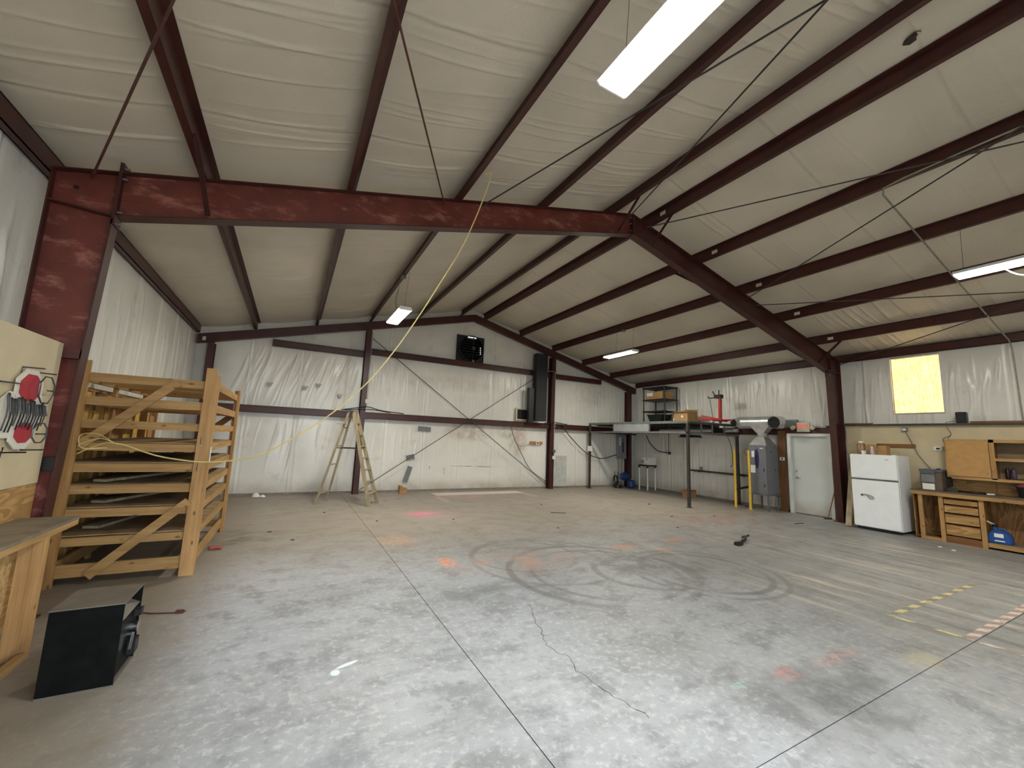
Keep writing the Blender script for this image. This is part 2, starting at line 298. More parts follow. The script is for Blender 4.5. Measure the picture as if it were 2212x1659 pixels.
def structure(o): o['kind'] = 'structure'; return o
def copy_tree(o, parent=None):
    c = o.copy(); COL.objects.link(c); c.parent = parent
    for ch in o.children: copy_tree(ch, c)
    return c
def curve(pts, n=8):
    """Catmull-Rom through the points"""
    P_ = [Vector(p) for p in pts]; P_ = [P_[0]*2-P_[1]]+P_+[P_[-1]*2-P_[-2]]; out = []
    for i in range(1, len(P_)-2):
        for k in range(n):
            t = k/n; a, b, c, d = P_[i-1:i+3]
            out.append(.5*((2*b)+(c-a)*t+(2*a-5*b+4*c-d)*t*t+(3*b-a-3*c+d)*t**3))
    return out+[P_[-2]]
def text(s, name, body, size, loc, rot, m, parent, depth=.002):
    cu = bpy.data.curves.new(name, 'FONT'); cu.body = body; cu.size = size; cu.extrude = depth; cu.align_x = 'CENTER'; cu.align_y = 'CENTER'
    tmp = bpy.data.objects.new(name+'_curve', cu); COL.objects.link(tmp); dg = bpy.context.evaluated_depsgraph_get()
    me = bpy.data.meshes.new_from_object(tmp.evaluated_get(dg)); bpy.data.objects.remove(tmp)
    me.materials.clear(); me.materials.append(m); o = bpy.data.objects.new(name, me); COL.objects.link(o); o.parent = parent
    o.location = Vector(loc)-Vector(s); o.rotation_euler = rot; return o
# ------------------------------------------------------------------ the setting: floor of sawn slabs
fl = structure(B().box(-.3, W+.3, FRONT-.3, D+.3, -.20, -.005).build('floor', DARKIN)); fl['label'] = 'grey stained concrete floor with sawn joints'
xs = [0, 3.81, 7.62, 11.43, W]; ys = [FRONT, 1.525, 5.37, 9.03, D]; g = .0035
for i in range(4):
    for j in range(4):
        B().box(xs[i]+(g if i else 0), xs[i+1]-(g if i < 3 else 0), ys[j]+(g if j else 0), ys[j+1]-(g if j < 3 else 0), -.005, 0).build('slab', MATS['concrete'], fl)
cr = [(4.79, 3.95), (4.80, 3.86), (4.66, 3.62), (4.62, 3.42), (4.52, 3.2), (4.50, 3.05), (4.55, 2.9), (4.50, 2.7), (4.53, 2.5), (4.55, 2.3), (4.60, 2.08)]
cb = B(); pts = curve([(x, y, .0006) for x, y in cr], 5)
for i, q in enumerate(pts): q.x += random.uniform(-.018, .018); q.y += random.uniform(-.01, .01)
for a, b in zip(pts, pts[1:]): cb.bar(a, b, random.uniform(.002, .006), .0012)
cb.build('crack', mat('crack_grey', (62, 60, 58), .9), fl)
structure(B().box(-12, 28, -30, FRONT-.3, -.3, -.12).build('ground', GROUND))  # unseen outdoor ground, added to bounce daylight through the door onto the ceiling
# ------------------------------------------------------------------ insulated walls and ceiling: wrinkled vinyl sheets
def wrinkles(rng, U, V, n, u0, u1, v0, v1, amp, wid, slant, ln):
    h = np.zeros_like(U)
    for _ in range(n):
        c = rng.uniform(u0, u1); vt = rng.uniform(v0, v1); L = rng.uniform(*ln); a = rng.uniform(.35, 1)*amp; w = rng.uniform(*wid); sl_ = rng.normal(slant, .06)
        t = (vt-V)/L
        env = np.clip(t*6, 0, 1)*np.clip((1-t)*2.2, 0, 1)
        h += a*np.exp(-((U-c-sl_*(V-vt)-.015*np.sin(V*5+c*9))/w)**2)*env
    return h
def sheet(name, P3, hole=None, flip=False, mt=VW):
    nv, nu = P3.shape[:2]; verts = P3.reshape(-1, 3).tolist(); fs = []
    for j in range(nv-1):
        for i in range(nu-1):
            a = j*nu+i
            if hole is not None and hole[j, i]: continue
            fs.append((a, a+1, a+nu+1, a+nu) if not flip else (a, a+nu, a+nu+1, a+1))
    me = bpy.data.meshes.new(name); me.from_pydata(verts, [], fs); me.materials.append(mt)
    me.polygons.foreach_set('use_smooth', [True]*len(fs)); o = bpy.data.objects.new(name, me); COL.objects.link(o); return o
rng = np.random.default_rng(3)
# end wall
u = np.linspace(0, W, 900); t = np.linspace(0, 1, 64); U, T = np.meshgrid(u, t); H = np.vectorize(roof)(u)+.2; Z = T*H[None, :]
h = wrinkles(rng, U, Z, 60, 1.2, 4.0, 3.6, 4.05, .022, (.014, .03), .28, (.9, 1.7)) + wrinkles(rng, U, Z, 26, 1.0, 4.1, 1.9, 2.15, .016, (.014, .03), .15, (.8, 1.9))
h += wrinkles(rng, U, Z, 100, 4.3, 10.6, 3.4, 4.1, .018, (.012, .028), .03, (.5, 1.3)) + wrinkles(rng, U, Z, 60, 4.3, 10.7, 1.4, 2.1, .014, (.012, .03), .05, (.5, 1.5))
h += wrinkles(rng, U, Z, 40, 11.1, 15.1, 2.6, 4.2, .014, (.014, .04), .02, (.8, 2.2)) + wrinkles(rng, U, Z, 24, 11.1, 15.1, 1.3, 2.2, .012, (.014, .04), .0, (.8, 1.6)) + wrinkles(rng, U, Z, 20, 4.4, 10.8, 4.4, 5.8, .008, (.015, .03), 0, (.5, 1.2))
for q in np.arange(1.22, W, 1.22): h += .012*np.exp(-((U-q)/.02)**2) - .008*np.exp(-((U-q-.05)/.03)**2)
h += .02*np.sin(U*2.57)**2*np.sin(Z*1.35)**2
P3 = np.stack([U, D-h, Z], -1); structure(sheet('wall_back', P3, flip=False))
# side walls
WY0, WY1, WZ0, WZ1 = 3.39, 4.26, 2.73, 4.06       # translucent panel in the right wall
for side in (0, 1):
    u = np.linspace(FRONT, D, 900); v = np.linspace(0, HE+.2, 60); U, V = np.meshgrid(u, v); h = np.zeros_like(U)
    if side == 0:
        h += wrinkles(rng, U, V, 26, 5.6, 12.7, 3.2, 4.2, .016, (.02, .05), -.03, (1.2, 2.2)) + wrinkles(rng, U, V, 22, 2.0, 5.2, 3.3, 4.2, .016, (.02, .05), -.05, (.8, 1.6))
    else:
        h += wrinkles(rng, U, V, 150, 5.6, 12.6, 3.0, 4.0, .022, (.013, .03), .02, (.7, 1.6)) + wrinkles(rng, U, V, 110, -1, 5.0, 3.0, 4.0, .024, (.013, .032), -.06, (.6, 1.3)) + wrinkles(rng, U, V, 60, 6.8, 12.6, .9, 2.0, .018, (.014, .03), .02, (.7, 1.4))
    for q in np.arange(FRONT+1.0, D, 1.22): h += .014*np.exp(-((U-q)/.022)**2) - .01*np.exp(-((U-q-.06)/.03)**2)
    h += .02*np.sin(U*2.57)**2*np.sin(V*1.4)**2
    hole = None
    if side:
        uc = (u[1:]+u[:-1])/2; vc = (v[1:]+v[:-1])/2; hole = ((uc > WY0) & (uc < WY1))[None, :] & ((vc > WZ0) & (vc < WZ1))[:, None]
    structure(sheet('wall_right' if side else 'wall_left', np.stack([(W-h) if side else h, U, V], -1), hole, flip=bool(side)))
# ceiling: vinyl over the purlins, slightly slack between them
HW = W/2; PX = [.43+1.473*k for k in range(5)]     # purlin distances from the ridge
def sag(x):
    e = sorted([HW-p for p in PX]+[0]+[HW]); s_ = abs(x-HW); q = sorted([0]+PX+[HW]); 
    for a, b in zip(q, q[1:]):
        if a <= s_ <= b: return .045*math.sin(math.pi*(s_-a)/(b-a))*(1 if b-a > .8 else .15)
    return 0
yv = np.linspace(FRONT, D, 1300); xv = np.concatenate([np.linspace(0, HW, 74), np.linspace(HW, W, 74)[1:]]); U, X_ = np.meshgrid(yv, xv)
zz = np.array([roof(x)+.205-sag(x) for x in xv])[:, None]; h = np.zeros_like(U)
for a, b in zip([0]+[HW-p for p in PX[::-1]], [HW-p for p in PX[::-1]]+[HW]):
    for (y0, y1, n, amp) in ((-2, 5.2, 44, .012), (5.4, 12.7, 34, .007)):
        for _ in range(n):
            c = rng.uniform(y0, y1); w = rng.uniform(.010, .022); s_ = rng.normal(-.05, .05); k = rng.uniform(.3, 1)*amp; bend = rng.uniform(-.05, .02)
            q = (X_-a)/(b-a); env = np.clip(q*5, 0, 1)*np.clip((1-q)*5, 0, 1)*((q > 0) & (q < 1))
            h += k*np.exp(-((U-c-s_*(X_-a)-bend*np.sin(math.pi*np.clip(q, 0, 1)))/w)**2)*env
for a, b in zip([HW]+[HW+p for p in PX], [HW+p for p in PX]+[W]):
    for (y0, y1, n, amp) in ((1.0, 4.8, 34 if a > 11 else 8, .014 if a > 11 else .006), (5.4, 12.7, 8, .006)):
        for _ in range(n):
            c = rng.uniform(y0, y1); w = rng.uniform(.014, .03); s_ = rng.normal(.0, .04); k = rng.uniform(.3, 1)*amp
            q = (X_-a)/(b-a); env = np.clip(q*5, 0, 1)*np.clip((1-q)*5, 0, 1)*((q > 0) & (q < 1))
            h += k*np.exp(-((U-c-s_*(X_-a))/w)**2)*env
for q in np.arange(FRONT+.6, D, 1.52): h += .006*np.exp(-((U-q)/.02)**2) - .007*np.exp(-((U-q-.05)/.03)**2)
structure(sheet('ceiling', np.stack([X_, U, zz-h], -1), flip=False, mt=VC))
# roof deck above, blocks the sky
structure(B().hexa(((-.3, FRONT-.4, HE+.32), (HW, FRONT-.4, HE+.32+SL*HW), (HW, D+.4, HE+.32+SL*HW), (-.3, D+.4, HE+.32), (-.3, FRONT-.4, HE+.42), (HW, FRONT-.4, HE+.42+SL*HW), (HW, D+.4, HE+.42+SL*HW), (-.3, D+.4, HE+.42)))
          .hexa(((HW, FRONT-.4, HE+.32+SL*HW), (W+.3, FRONT-.4, HE+.32), (W+.3, D+.4, HE+.32), (HW, D+.4, HE+.32+SL*HW), (HW, FRONT-.4, HE+.42+SL*HW), (W+.3, FRONT-.4, HE+.42), (W+.3, D+.4, HE+.42), (HW, D+.4, HE+.42+SL*HW))).build('trim_1', GST))
# front wall behind the camera with its open roll-up door
wf = B()
for a, b, z0 in ((-.1, DX0, 0), (DX0, DX1, DZ), (DX1, W+.1, 0)):
    k = [a]+([HW] if a < HW < b else [])+[b]
    for p, q in zip(k, k[1:]): wf.hexa(((p, FRONT-.1, z0), (q, FRONT-.1, z0), (q, FRONT, z0), (p, FRONT, z0), (p, FRONT-.1, roof(p)+.35), (q, FRONT-.1, roof(q)+.35), (q, FRONT, roof(q)+.35), (p, FRONT, roof(p)+.35)))
structure(wf.build('wall_front', VW))
structure(B().box(-.12, -.04, FRONT, D+.1, -.1, HE+.32).build('trim_2', GST))
rb = B()
for a, b, c, d in ((FRONT, WY0, -.1, HE+.32), (WY1, D+.1, -.1, HE+.32), (WY0, WY1, -.1, WZ0), (WY0, WY1, WZ1, HE+.32)): rb.box(W+.04, W+.12, a, b, c, d)
structure(rb.build('trim_3', GST))
structure(B().hexa(((0, D+.04, 0), (HW, D+.04, 0), (HW, D+.1, 0), (0, D+.1, 0), (0, D+.04, HE+.3), (HW, D+.04, HE+.3+SL*HW), (HW, D+.1, HE+.3+SL*HW), (0, D+.1, HE+.3)))
          .hexa(((HW, D+.04, 0), (W, D+.04, 0), (W, D+.1, 0), (HW, D+.1, 0), (HW, D+.04, HE+.3+SL*HW), (W, D+.04, HE+.3), (W, D+.1, HE+.3), (HW, D+.1, HE+.3+SL*HW))).build('trim_4', GST))
structure(B().box(.0, W, D-.06, D-.001, 0, .055).build('baseboard_back', CONB)); structure(B().box(W-.06, W-.001, 6.72, D-.06, 0, .055).build('baseboard_right', CONB)); structure(B().box(.001, .06, 5.7, D-.06, 0, .055).build('baseboard_left', CONB))
# translucent wall panel (daylight)
wn = bpy.data.objects.new('window_1', None); COL.objects.link(wn); wn.location = (W, (WY0+WY1)/2, WZ0); structure(wn); wn['label'] = 'glowing yellow translucent wall panel high on the right wall'
m, nt, p = newmat('translucent_fibreglass'); v = scaled(nt, (1, 1, 1)); n_ = noise(nt, scaled(nt, (1, 5, 1.2)), 7, 7, .75)
g_ = mixc(nt, ramp(nt, n_, .42, .62), lin((255, 228, 172)), lin((240, 196, 116))); g_ = mixc(nt, mathn(nt, 'MULTIPLY', ramp(nt, noise(nt, v, 40, 2), .6, .7), .6), g_, lin((176, 112, 50)))
nt.links.new(g_, p.inputs['Base Color']); nt.links.new(g_, p.inputs['Emission Color']); p.inputs['Emission Strength'].default_value = WINDOW; p.inputs['Roughness'].default_value = .5
for k in range(3):
    a = WY0+k*(WY1-WY0)/3; b_ = a+(WY1-WY0)/3; pr = [(W+.07, a), (W+.07, b_-.035), (W+.045, b_-.02), (W+.045, b_-.01), (W+.07, b_)]
    B(wn).prism([(x, y) for x, y in pr]+[(x+.006, y) for x, y in pr[::-1]], 2, WZ0, WZ1).build('pane', m, wn)
fb = B(wn).box(W-.01, W+.07, WY0-.02, WY0, WZ0-.02, WZ1+.02).box(W-.01, W+.07, WY1, WY1+.02, WZ0-.02, WZ1+.02).box(W-.01, W+.07, WY0, WY1, WZ0-.02, WZ0).box(W-.01, W+.07, WY0, WY1, WZ1, WZ1+.02); fb.build('frame', VW, wn)
# ------------------------------------------------------------------ steel frame
def zed(b, sgn, y0, y1, h=.2, f=.065, t=.008):
    """Z purlin; sgn -1: lower flange points to -x"""
    b.box(-t/2, t/2, y0, y1, 0, h).box(0, sgn*f, y0, y1, 0, t).box(0, -sgn*f, y0, y1, h-t, h); return b
ordn = ['nearest the ridge', 'second from the ridge', 'third from the ridge', 'fourth from the ridge', 'next to the eave strut']
for sgn, nm in ((-1, 'over the wooden rack'), (1, 'over the fridge')):
    me = zed(B(), sgn, FRONT, D-.02).mesh('purlin'); me.materials.append(RS); st = B().box(-.010, -.0055, 4.86, 4.98, .06, .13).mesh('sticker'); st.materials.append(LBL)
    for k in range(5):
        x = HW+sgn*PX[k]; o = bpy.data.objects.new('roof_purlin', me); COL.objects.link(o); o.location = (x, 0, roof(x)+.003)
        tag(o, f'dark red roof purlin {ordn[k]} {nm}', 'purlin', 'roof purlins')
        if sgn > 0: s_ = bpy.data.objects.new('sticker', st); COL.objects.link(s_); s_.parent = o; s_['label'] = 'small pale sticker'
for sgn, x, nm in ((1, .03, 'wall behind the wooden rack'), (-1, W-.03, 'wall with the exit door')):
    b = B((x, 0, HE-.0)); b.box(x, x+sgn*.01, FRONT, 12.64, HE-.0, HE+.19).box(x, x+sgn*.08, FRONT, 12.64, HE-.0, HE+.01).box(x, x+sgn*.08, FRONT, 12.64, HE+.18, HE+.19)
    b.box(x+sgn*.07, x+sgn*.08, FRONT, 12.64, HE, HE+.19)
    solo('eave_strut', f'dark red steel eave strut along the top of the {nm}', 'eave strut', b, RS)
def slope_bar(b, x0, x1, zf, y, wy, th):
    b.hexa(((x0, y-wy/2, zf(x0)), (x1, y-wy/2, zf(x1)), (x1, y+wy/2, zf(x1)), (x0, y+wy/2, zf(x0)), (x0, y-wy/2, zf(x0)+th), (x1, y-wy/2, zf(x1)+th), (x1, y+wy/2, zf(x1)+th), (x0, y+wy/2, zf(x0)+th))); return b
rdep = lambda x: .47-.08*min(1, abs(min(x, W-x)-.6)/6.9)         # rafter depth
rbot = lambda x: roof(x)-rdep(x)
fr = thing('main_frame', 'big dark red tapered steel portal frame spanning the whole building', 'steel frame', (HW, F, 0))
FW = .15
for mir in (0, 1):
    X = (lambda x: W-x) if mir else (lambda x: x)
    S_ = lambda a, b: (min(X(a), X(b)), max(X(a), X(b)))
    cb = B(fr); ti = .61; bi = .49; o_ = .15
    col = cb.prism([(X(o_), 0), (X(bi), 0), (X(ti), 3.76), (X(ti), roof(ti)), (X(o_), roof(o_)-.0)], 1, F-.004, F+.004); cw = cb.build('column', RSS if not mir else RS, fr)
    B(fr).hexa([(X(o_-.012), F-FW/2, 0), (X(o_), F-FW/2, 0), (X(o_), F+FW/2, 0), (X(o_-.012), F+FW/2, 0), (X(o_-.012), F-FW/2, roof(o_)), (X(o_), F-FW/2, roof(o_)), (X(o_), F+FW/2, roof(o_)), (X(o_-.012), F+FW/2, roof(o_))]).build('outer_flange', RS, cw)
    B(fr).hexa([(X(bi), F-FW/2, 0), (X(bi+.012), F-FW/2, 0), (X(bi+.012), F+FW/2, 0), (X(bi), F+FW/2, 0), (X(ti), F-FW/2, 3.76), (X(ti+.012), F-FW/2, 3.76), (X(ti+.012), F+FW/2, 3.76), (X(ti), F+FW/2, 3.76)]).build('inner_flange', RS, cw)
    B(fr).bar((X(o_), F-.04, 3.82), (X(ti), F-.04, 3.79), .07, .014).bar((X(o_), F+.04, 3.82), (X(ti), F+.04, 3.79), .07, .014).build('stiffener', RS, cw)
    B(fr).hexa([(X(o_), F-FW/2, roof(o_)-.012), (X(ti), F-FW/2, roof(ti)-.012), (X(ti), F+FW/2, roof(ti)-.012), (X(o_), F+FW/2, roof(o_)-.012), (X(o_), F-FW/2, roof(o_)), (X(ti), F-FW/2, roof(ti)), (X(ti), F+FW/2, roof(ti)), (X(o_), F+FW/2, roof(o_))]).build('cap_plate', RS, cw)
    B(fr).bar((X(.62), F, 3.70), (X(.62), F, 4.36), FW, .03, (1, 0, 0)).build('end_plate', RS, fr)
    B(fr).box(*S_(.06, .56), F-.12, F+.12, .0, .015).build('base_plate', RS, cw)
    for zb in (3.72, 3.84, 4.2, 4.31): B(fr).cyl((X(.63), F-.045, zb), (X(.675), F-.045, zb), .014, n=6).build('bolt', GST, fr)
    rb_ = B(fr); n = 1
    rb_.hexa([(X(.635), F-.004, rbot(.635)), (HW, F-.004, rbot(HW)), (HW, F+.004, rbot(HW)), (X(.635), F+.004, rbot(.635)), (X(.635), F-.004, roof(.635)), (HW, F-.004, roof(HW)), (HW, F+.004, roof(HW)), (X(.635), F+.004, roof(.635))])
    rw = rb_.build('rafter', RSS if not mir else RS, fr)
    for nm_, zf, w_ in (('top_flange', lambda x: roof(x)-.01, FW), ('bottom_flange', lambda x: rbot(x)-.01, FW)):
        x0, x1 = S_(.635, HW); slope_bar(B(fr), x0, x1, zf, F, w_, .011).build(nm_, RS, rw)
    if not mir: B(fr).cyl((.30, F-.006, 4.02), (.30, F+.006, 4.02), .022, n=12).build('bolt_hole', DARKIN, cw)
B(fr).box(HW-.015, HW+.015, F-.08, F+.08, rbot(HW)-.03, roof(HW)+.0).build('ridge_plate', RS, fr)
for zb in (.06, .2, .32): B(fr).cyl((HW-.05, F-.045, rbot(HW)+zb), (HW+.05, F-.045, rbot(HW)+zb), .013, n=6).build('bolt', GST, fr)
for k, (x, yy) in enumerate(((HW-PX[4], -.8), (HW-PX[0], -.62), (HW+PX[0], -.62), (HW+PX[1], .62), (HW+PX[4], -.62), (HW+PX[4], .62))):
    s_ = -1 if x < HW else 1
    B(fr).bar((x+.02, F+yy, roof(x)+.03), (x+.06, F+(.07 if yy > 0 else -.07), rbot(x+.06)+.03), .055, .006, (1, 0, 0)).bar((x+.02, F+yy, roof(x)+.03), (x+.06, F+(.07 if yy > 0 else -.07), rbot(x+.06)+.03), .006, .05, (1, 0, 0)).build('flange_brace', RS, fr)
# end wall framing
er = thing('end_rafter', 'dark red steel end wall rafter following both roof slopes', 'rafter', (HW, 12.75, 5.6))
for a, b in ((.06, HW), (HW, W-.06)):
    w_ = slope_bar(B(er), a, b, lambda x: roof(x)-.265, 12.66, .010, .22); w_ = w_.build('web', RS, er)
    slope_bar(B(er), a, b, lambda x: roof(x)-.272, 12.73, .15, .01).build('flange', RS, w_); slope_bar(B(er), a, b, lambda x: roof(x)-.05, 12.73, .15, .01).build('flange', RS, w_)
B(er).box(.17, .24, 12.645, 12.655, 3.93, 4.03).build('sticker', LBL, er)
for x, nm in ((.37, 'in the corner behind the wooden rack'), (4.18, 'behind the step ladder'), (10.92, 'beside the tall black duct'), (14.8, 'in the corner behind the steel platform')):
    e = thing('end_wall_column', f'dark red steel end wall column {nm}', 'column', (x, 12.72, 0), 'end wall columns'); zt = roof(x)-.30
    B(e).box(x-.004, x+.004, 12.61, 12.85, 0, zt).build('web', RS, e); B(e).box(x-.075, x+.075, 12.60, 12.61, 0, zt).build('flange', RS, e); B(e).box(x-.075, x+.075, 12.85, 12.86, 0, zt).build('flange', RS, e)
    B(e).box(x-.1, x+.1, 12.59, 12.87, 0, .012).build('base_plate', RS, e)
def girt(name, label, a, b, axis, y, z, h=.2, dep=.06):
    bb = B((a, y, z) if axis == 0 else (y, a, z))
    if axis == 0: bb.box(a, b, y, y+.008, z, z+h).box(a, b, y, y+dep, z, z+.008).box(a, b, y, y+dep, z+h-.008, z+h).box(a, b, y-.02, y, z+h-.02, z+h)
    else:
        s_ = 1 if y > HW else -1; bb.box(y, y+s_*.008, a, b, z, z+h).box(y, y+s_*dep, a, b, z, z+.008).box(y, y+s_*dep, a, b, z+h-.008, z+h)
    return solo(name, label, 'girt', bb, RS, 'wall girts')
for a, b, nm in ((.45, 4.10, 'between the rack and the ladder'), (4.26, 10.84, 'crossed by the brace rods'), (11.0, 14.72, 'behind the steel platform')):
    girt('wall_girt', f'dark red lower steel girt on the end wall {nm}', a, b, 0, 12.72, 2.18, .19, .14)
for a, b, z, nm in ((1.70, 4.10, 4.03, 'running into the rafter above the ladder'), (4.26, 10.84, 4.13, 'under the round fan'), (11.0, 13.35, 4.10, 'right of the tall black duct')):
    girt('wall_girt', f'dark red upper steel girt {nm}', a, b, 0, 12.74, z, .18, .12)
girt('wall_girt', 'dark red steel girt on the side wall behind the round duct', F+.1, 12.6, 1, 15.05, 2.18, .2, .15)
girt('wall_girt', 'dark red steel girt on the wall behind the wooden rack', F+.1, 12.6, 1, .19, 2.18, .2, -.15) if False else None
# roof brace rods in the near bay
for k, (a, b, nm) in enumerate((((.42, 5.24, 4.13), (3.9, FRONT+.1, 5.04), 'starting at the knee above the neon sign'), ((3.98, 5.24, 5.02), (.45, FRONT+.1, 4.13), 'crossing it and fixed to the rafter web'),
      ((4.56, 5.24, 5.18), (7.4, FRONT+.1, 5.90), 'beside the yellow cord'), ((7.45, 5.24, 5.84), (4.6, FRONT+.1, 5.17), 'running from the ridge past the lamp'), ((7.9, 5.18, 5.80), (10.9, FRONT+.1, 5.15), 'leaving the ridge towards the fridge side'),
      ((10.95, 5.24, 5.00), (7.95, FRONT+.1, 5.75), 'rising towards the ridge from the far slope'), ((11.4, 5.24, 4.98), (15.0, FRONT+.1, 4.10), 'falling to the eave above the work bench'), ((14.95, 5.24, 4.01), (11.5, FRONT+.1, 4.94), 'rising above the yellow wall panel'))):
    solo('brace_rod', f'thin steel roof brace rod {nm}', 'brace rod', B(a).cyl(a, b, .010, n=8).cyl(Vector(a)+Vector((0, .0, 0)), Vector(a).lerp(Vector(b), .012), .016, n=6), PIPER if k < 2 else DST, 'roof brace rods')
for a, b, nm in (((4.3, 12.70, 4.62), (10.75, 12.70, .16), 'falling from the top of the ladder column'), ((10.75, 12.69, 4.42), (4.28, 12.69, .10), 'falling towards the foot of the ladder column')):
    solo('wall_brace_rod', f'thin grey end wall brace rod {nm}', 'brace rod', B(a).cyl(a, b, .011, n=8), DST, 'end wall brace rods')
# ------------------------------------------------------------------ strip lamps
def lamp(x0, x1, y0, y1, z, label, wires):
    t_ = thing('strip_lamp', label, 'lamp', ((x0+x1)/2, (y0+y1)/2, z), 'hanging strip lamps')
    B(t_).prism([(x0, z+.02), (x0+.03, z+.07), (x1-.03, z+.07), (x1, z+.02)], 1, y0, y1).build('housing', WHT, t_)
    B(t_).prism([(x0+.012, z+.019), (x0+.03, z+.002), (x1-.03, z+.002), (x1-.012, z+.019)], 1, y0+.015, y1-.015).build('diffuser', LAMPM, t_)
    for y in (y0, y1): B(t_).prism([(x0-.004, z+.022), (x0+.03, z+.074), (x1-.03, z+.074), (x1+.004, z+.022), (x1-.025, z-.002), (x0+.025, z-.002)], 1, y-.006, y+.006).build('end_cap', WHT, t_)
    for (px, pz, y) in wires: B(t_).tube([((x0+x1)/2, y, z+.07), (px, y, pz)], .0025).build('suspension_wire', GCORD, t_)
    return t_
la = lamp(4.06, 4.34, .82, 2.03, 4.29, 'large glowing strip lamp hanging in the bay above the safe', [(4.26, 5.17, 1.0), (4.26, 5.17, 1.9)])
lb = lamp(4.06, 4.34, 8.16, 9.40, 4.28, 'glowing strip lamp hanging above the step ladder', [(4.26, 5.17, 8.3), (4.26, 5.17, 9.25)])
B(lb).tube(curve([(4.27, 9.3, 5.16), (4.2, 9.25, 4.8), (4.22, 9.0, 4.5), (4.2, 8.7, 4.35)], 6), .005).build('power_cord', GCORD, lb)
lc = lamp(10.80, 11.10, 8.50, 9.72, 4.40, 'glowing strip lamp hanging above the steel platform', [(10.99, 5.17, 8.6), (10.99, 5.17, 9.3)])
ld = lamp(10.78, 11.08, .76, 1.98, 4.40, 'glowing strip lamp hanging above the work bench', [(10.99, 5.17, .9), (10.99, 5.17, 1.9)])
B(ld).tube(curve([(11.06, 1.55, 4.43), (11.16, 1.4, 4.30), (11.2, 1.1, 4.26), (11.2, .7, 4.35)], 6), .008).build('power_cord', WPL, ld)
solo('junction_box', 'small grey round junction box under the purlin above the ladder lamp', 'electrical box', B((4.22, 8.6, 5.12)).cyl((4.2, 8.6, 5.12), (4.2, 8.6, 5.17), .06, n=12), GST)
solo('junction_box', 'small grey round junction box under the purlin above the platform lamp', 'electrical box', B((10.99, 9.0, 5.12)).cyl((10.97, 9.0, 5.12), (10.97, 9.0, 5.17), .06, n=12), GST)
zc = lambda x: roof(x)-.03
cp = [(9.40, -1.5, zc(9.4)), (9.42, 1.2, zc(9.42)), (9.46, 2.05, zc(9.46)), (9.50, 2.26, zc(9.5)), (9.62, 2.31, zc(9.62)), (12, 2.31, zc(12)), (15.02, 2.30, zc(15.02)), (15.13, 2.29, 4.0), (15.14, 2.28, 3.2), (15.14, 2.27, 2.52)]
solo('conduit', 'thin pale electrical conduit running down the roof slope to the work bench wall', 'conduit', B(cp[-1]).tube(cp, .012, 8), CONDUIT, smooth=True)
# ------------------------------------------------------------------ wooden storage rack beside the left wall
RX0, RX1, RY0, RY1 = .24, 1.50, 6.24, 8.66
rk = thing('storage_rack', 'tall open storage rack of pine boards with diagonal braces', 'rack', ((RX0+RX1)/2, (RY0+RY1)/2, 0))
RZ = [(2.215, 2.315), (1.943, 2.04), (1.68, 1.772), (1.44, 1.528), (1.20, 1.296), (.955, 1.047), (.712, .802), (.415, .503), (.08, .212)]
def post(b_, nm='post'): return b_.build(nm, WZ, rk)
post(B(rk).box(1.385, 1.49, RY0-.02, RY0+.018, 0, 2.475)); post(B(rk).box(1.49, 1.53, RY0-.02, RY0+.07, 0, 2.385))
post(B(rk).box(RX0, RX0+.09, RY0-.02, RY0+.018, 0, 2.44)); post(B(rk).box(RX0-.035, RX0, RY0-.02, RY0+.07, 0, 2.40))
post(B(rk).box(1.44, 1.53, RY1, RY1+.038, 0, 2.40)); post(B(rk).box(1.49, 1.53, RY1-.09, RY1, 0, 2.40)); post(B(rk).box(RX0-.035, RX0+.06, RY1, RY1+.038, 0, 2.38))
post(B(rk).box(RX0-.035, RX0, 7.4, 7.49, 0, 2.38)); 
for k, (a, b) in enumerate(RZ):
    j = lambda: random.uniform(-.008, .008)
    q = j(); B(rk).box(RX0+.05, 1.40, RY0+.019, RY0+.055, a+q, b+q).build('front_rail', WX, rk)
    q = j(); B(rk).box(1.455, 1.49, RY0+.07, RY1-.01, a+q, b+q).build('side_rail', WY, rk)
    q = j(); B(rk).box(RX0+.03, 1.44, RY1-.036, RY1-.001, a+q, b+q).build('back_rail', WX, rk)
    q = j(); B(rk).box(RX0+.001, RX0+.036, RY0+.07, RY1-.04, a+q, b+q).build('side_rail', WY, rk)
    if k in (0, 1, 2):
        for y in (6.75, 7.25, 7.75, 8.25): B(rk).box(RX0+.04, 1.454, y, y+.038, a+.004, b-.004).build('cross_bar', WX, rk)
    elif k < 8:
        for y in (6.9, 7.7): B(rk).box(RX0+.04, 1.454, y, y+.038, a+.004, b-.001).build('cross_bar', WX, rk)
        for y0, y1 in ((RY0+.058, 7.45), (7.455, RY1-.038)): B(rk).box(RX0+.038, 1.452, y0, y1, b, b+.012).build('shelf', SHF, rk)
B(rk).bar((1.13, RY0-.035, 2.27), (.37, RY0-.035, 1.50), .095, .034, (0, 1, 0)).build('diagonal_brace', WX, rk); B(rk).bar((1.39, RY0-.035, .86), (.60, RY0-.035, .10), .095, .034, (0, 1, 0)).build('diagonal_brace', WX, rk)
B(rk).bar((1.42, RY1+.06, 1.95), (.7, RY1+.06, 1.25), .095, .034, (0, 1, 0)).build('diagonal_brace', DKX, rk)
for z in (1.57, 1.27): B(rk).cyl((1.43, RY0-.03, z+.05), (1.43, RY0-.03, z-.05), .008, n=8).box(1.418, 1.442, RY0-.035, RY0-.02, z-.06, z-.04).build('door_bolt', CHR, rk)
solo('label_card', 'white card stuck on the corner post of the wooden rack', 'card', B((1.532, 6.25, 1.31)).box(1.531, 1.533, 6.225, 6.285, 1.31, 1.50), PAPER)
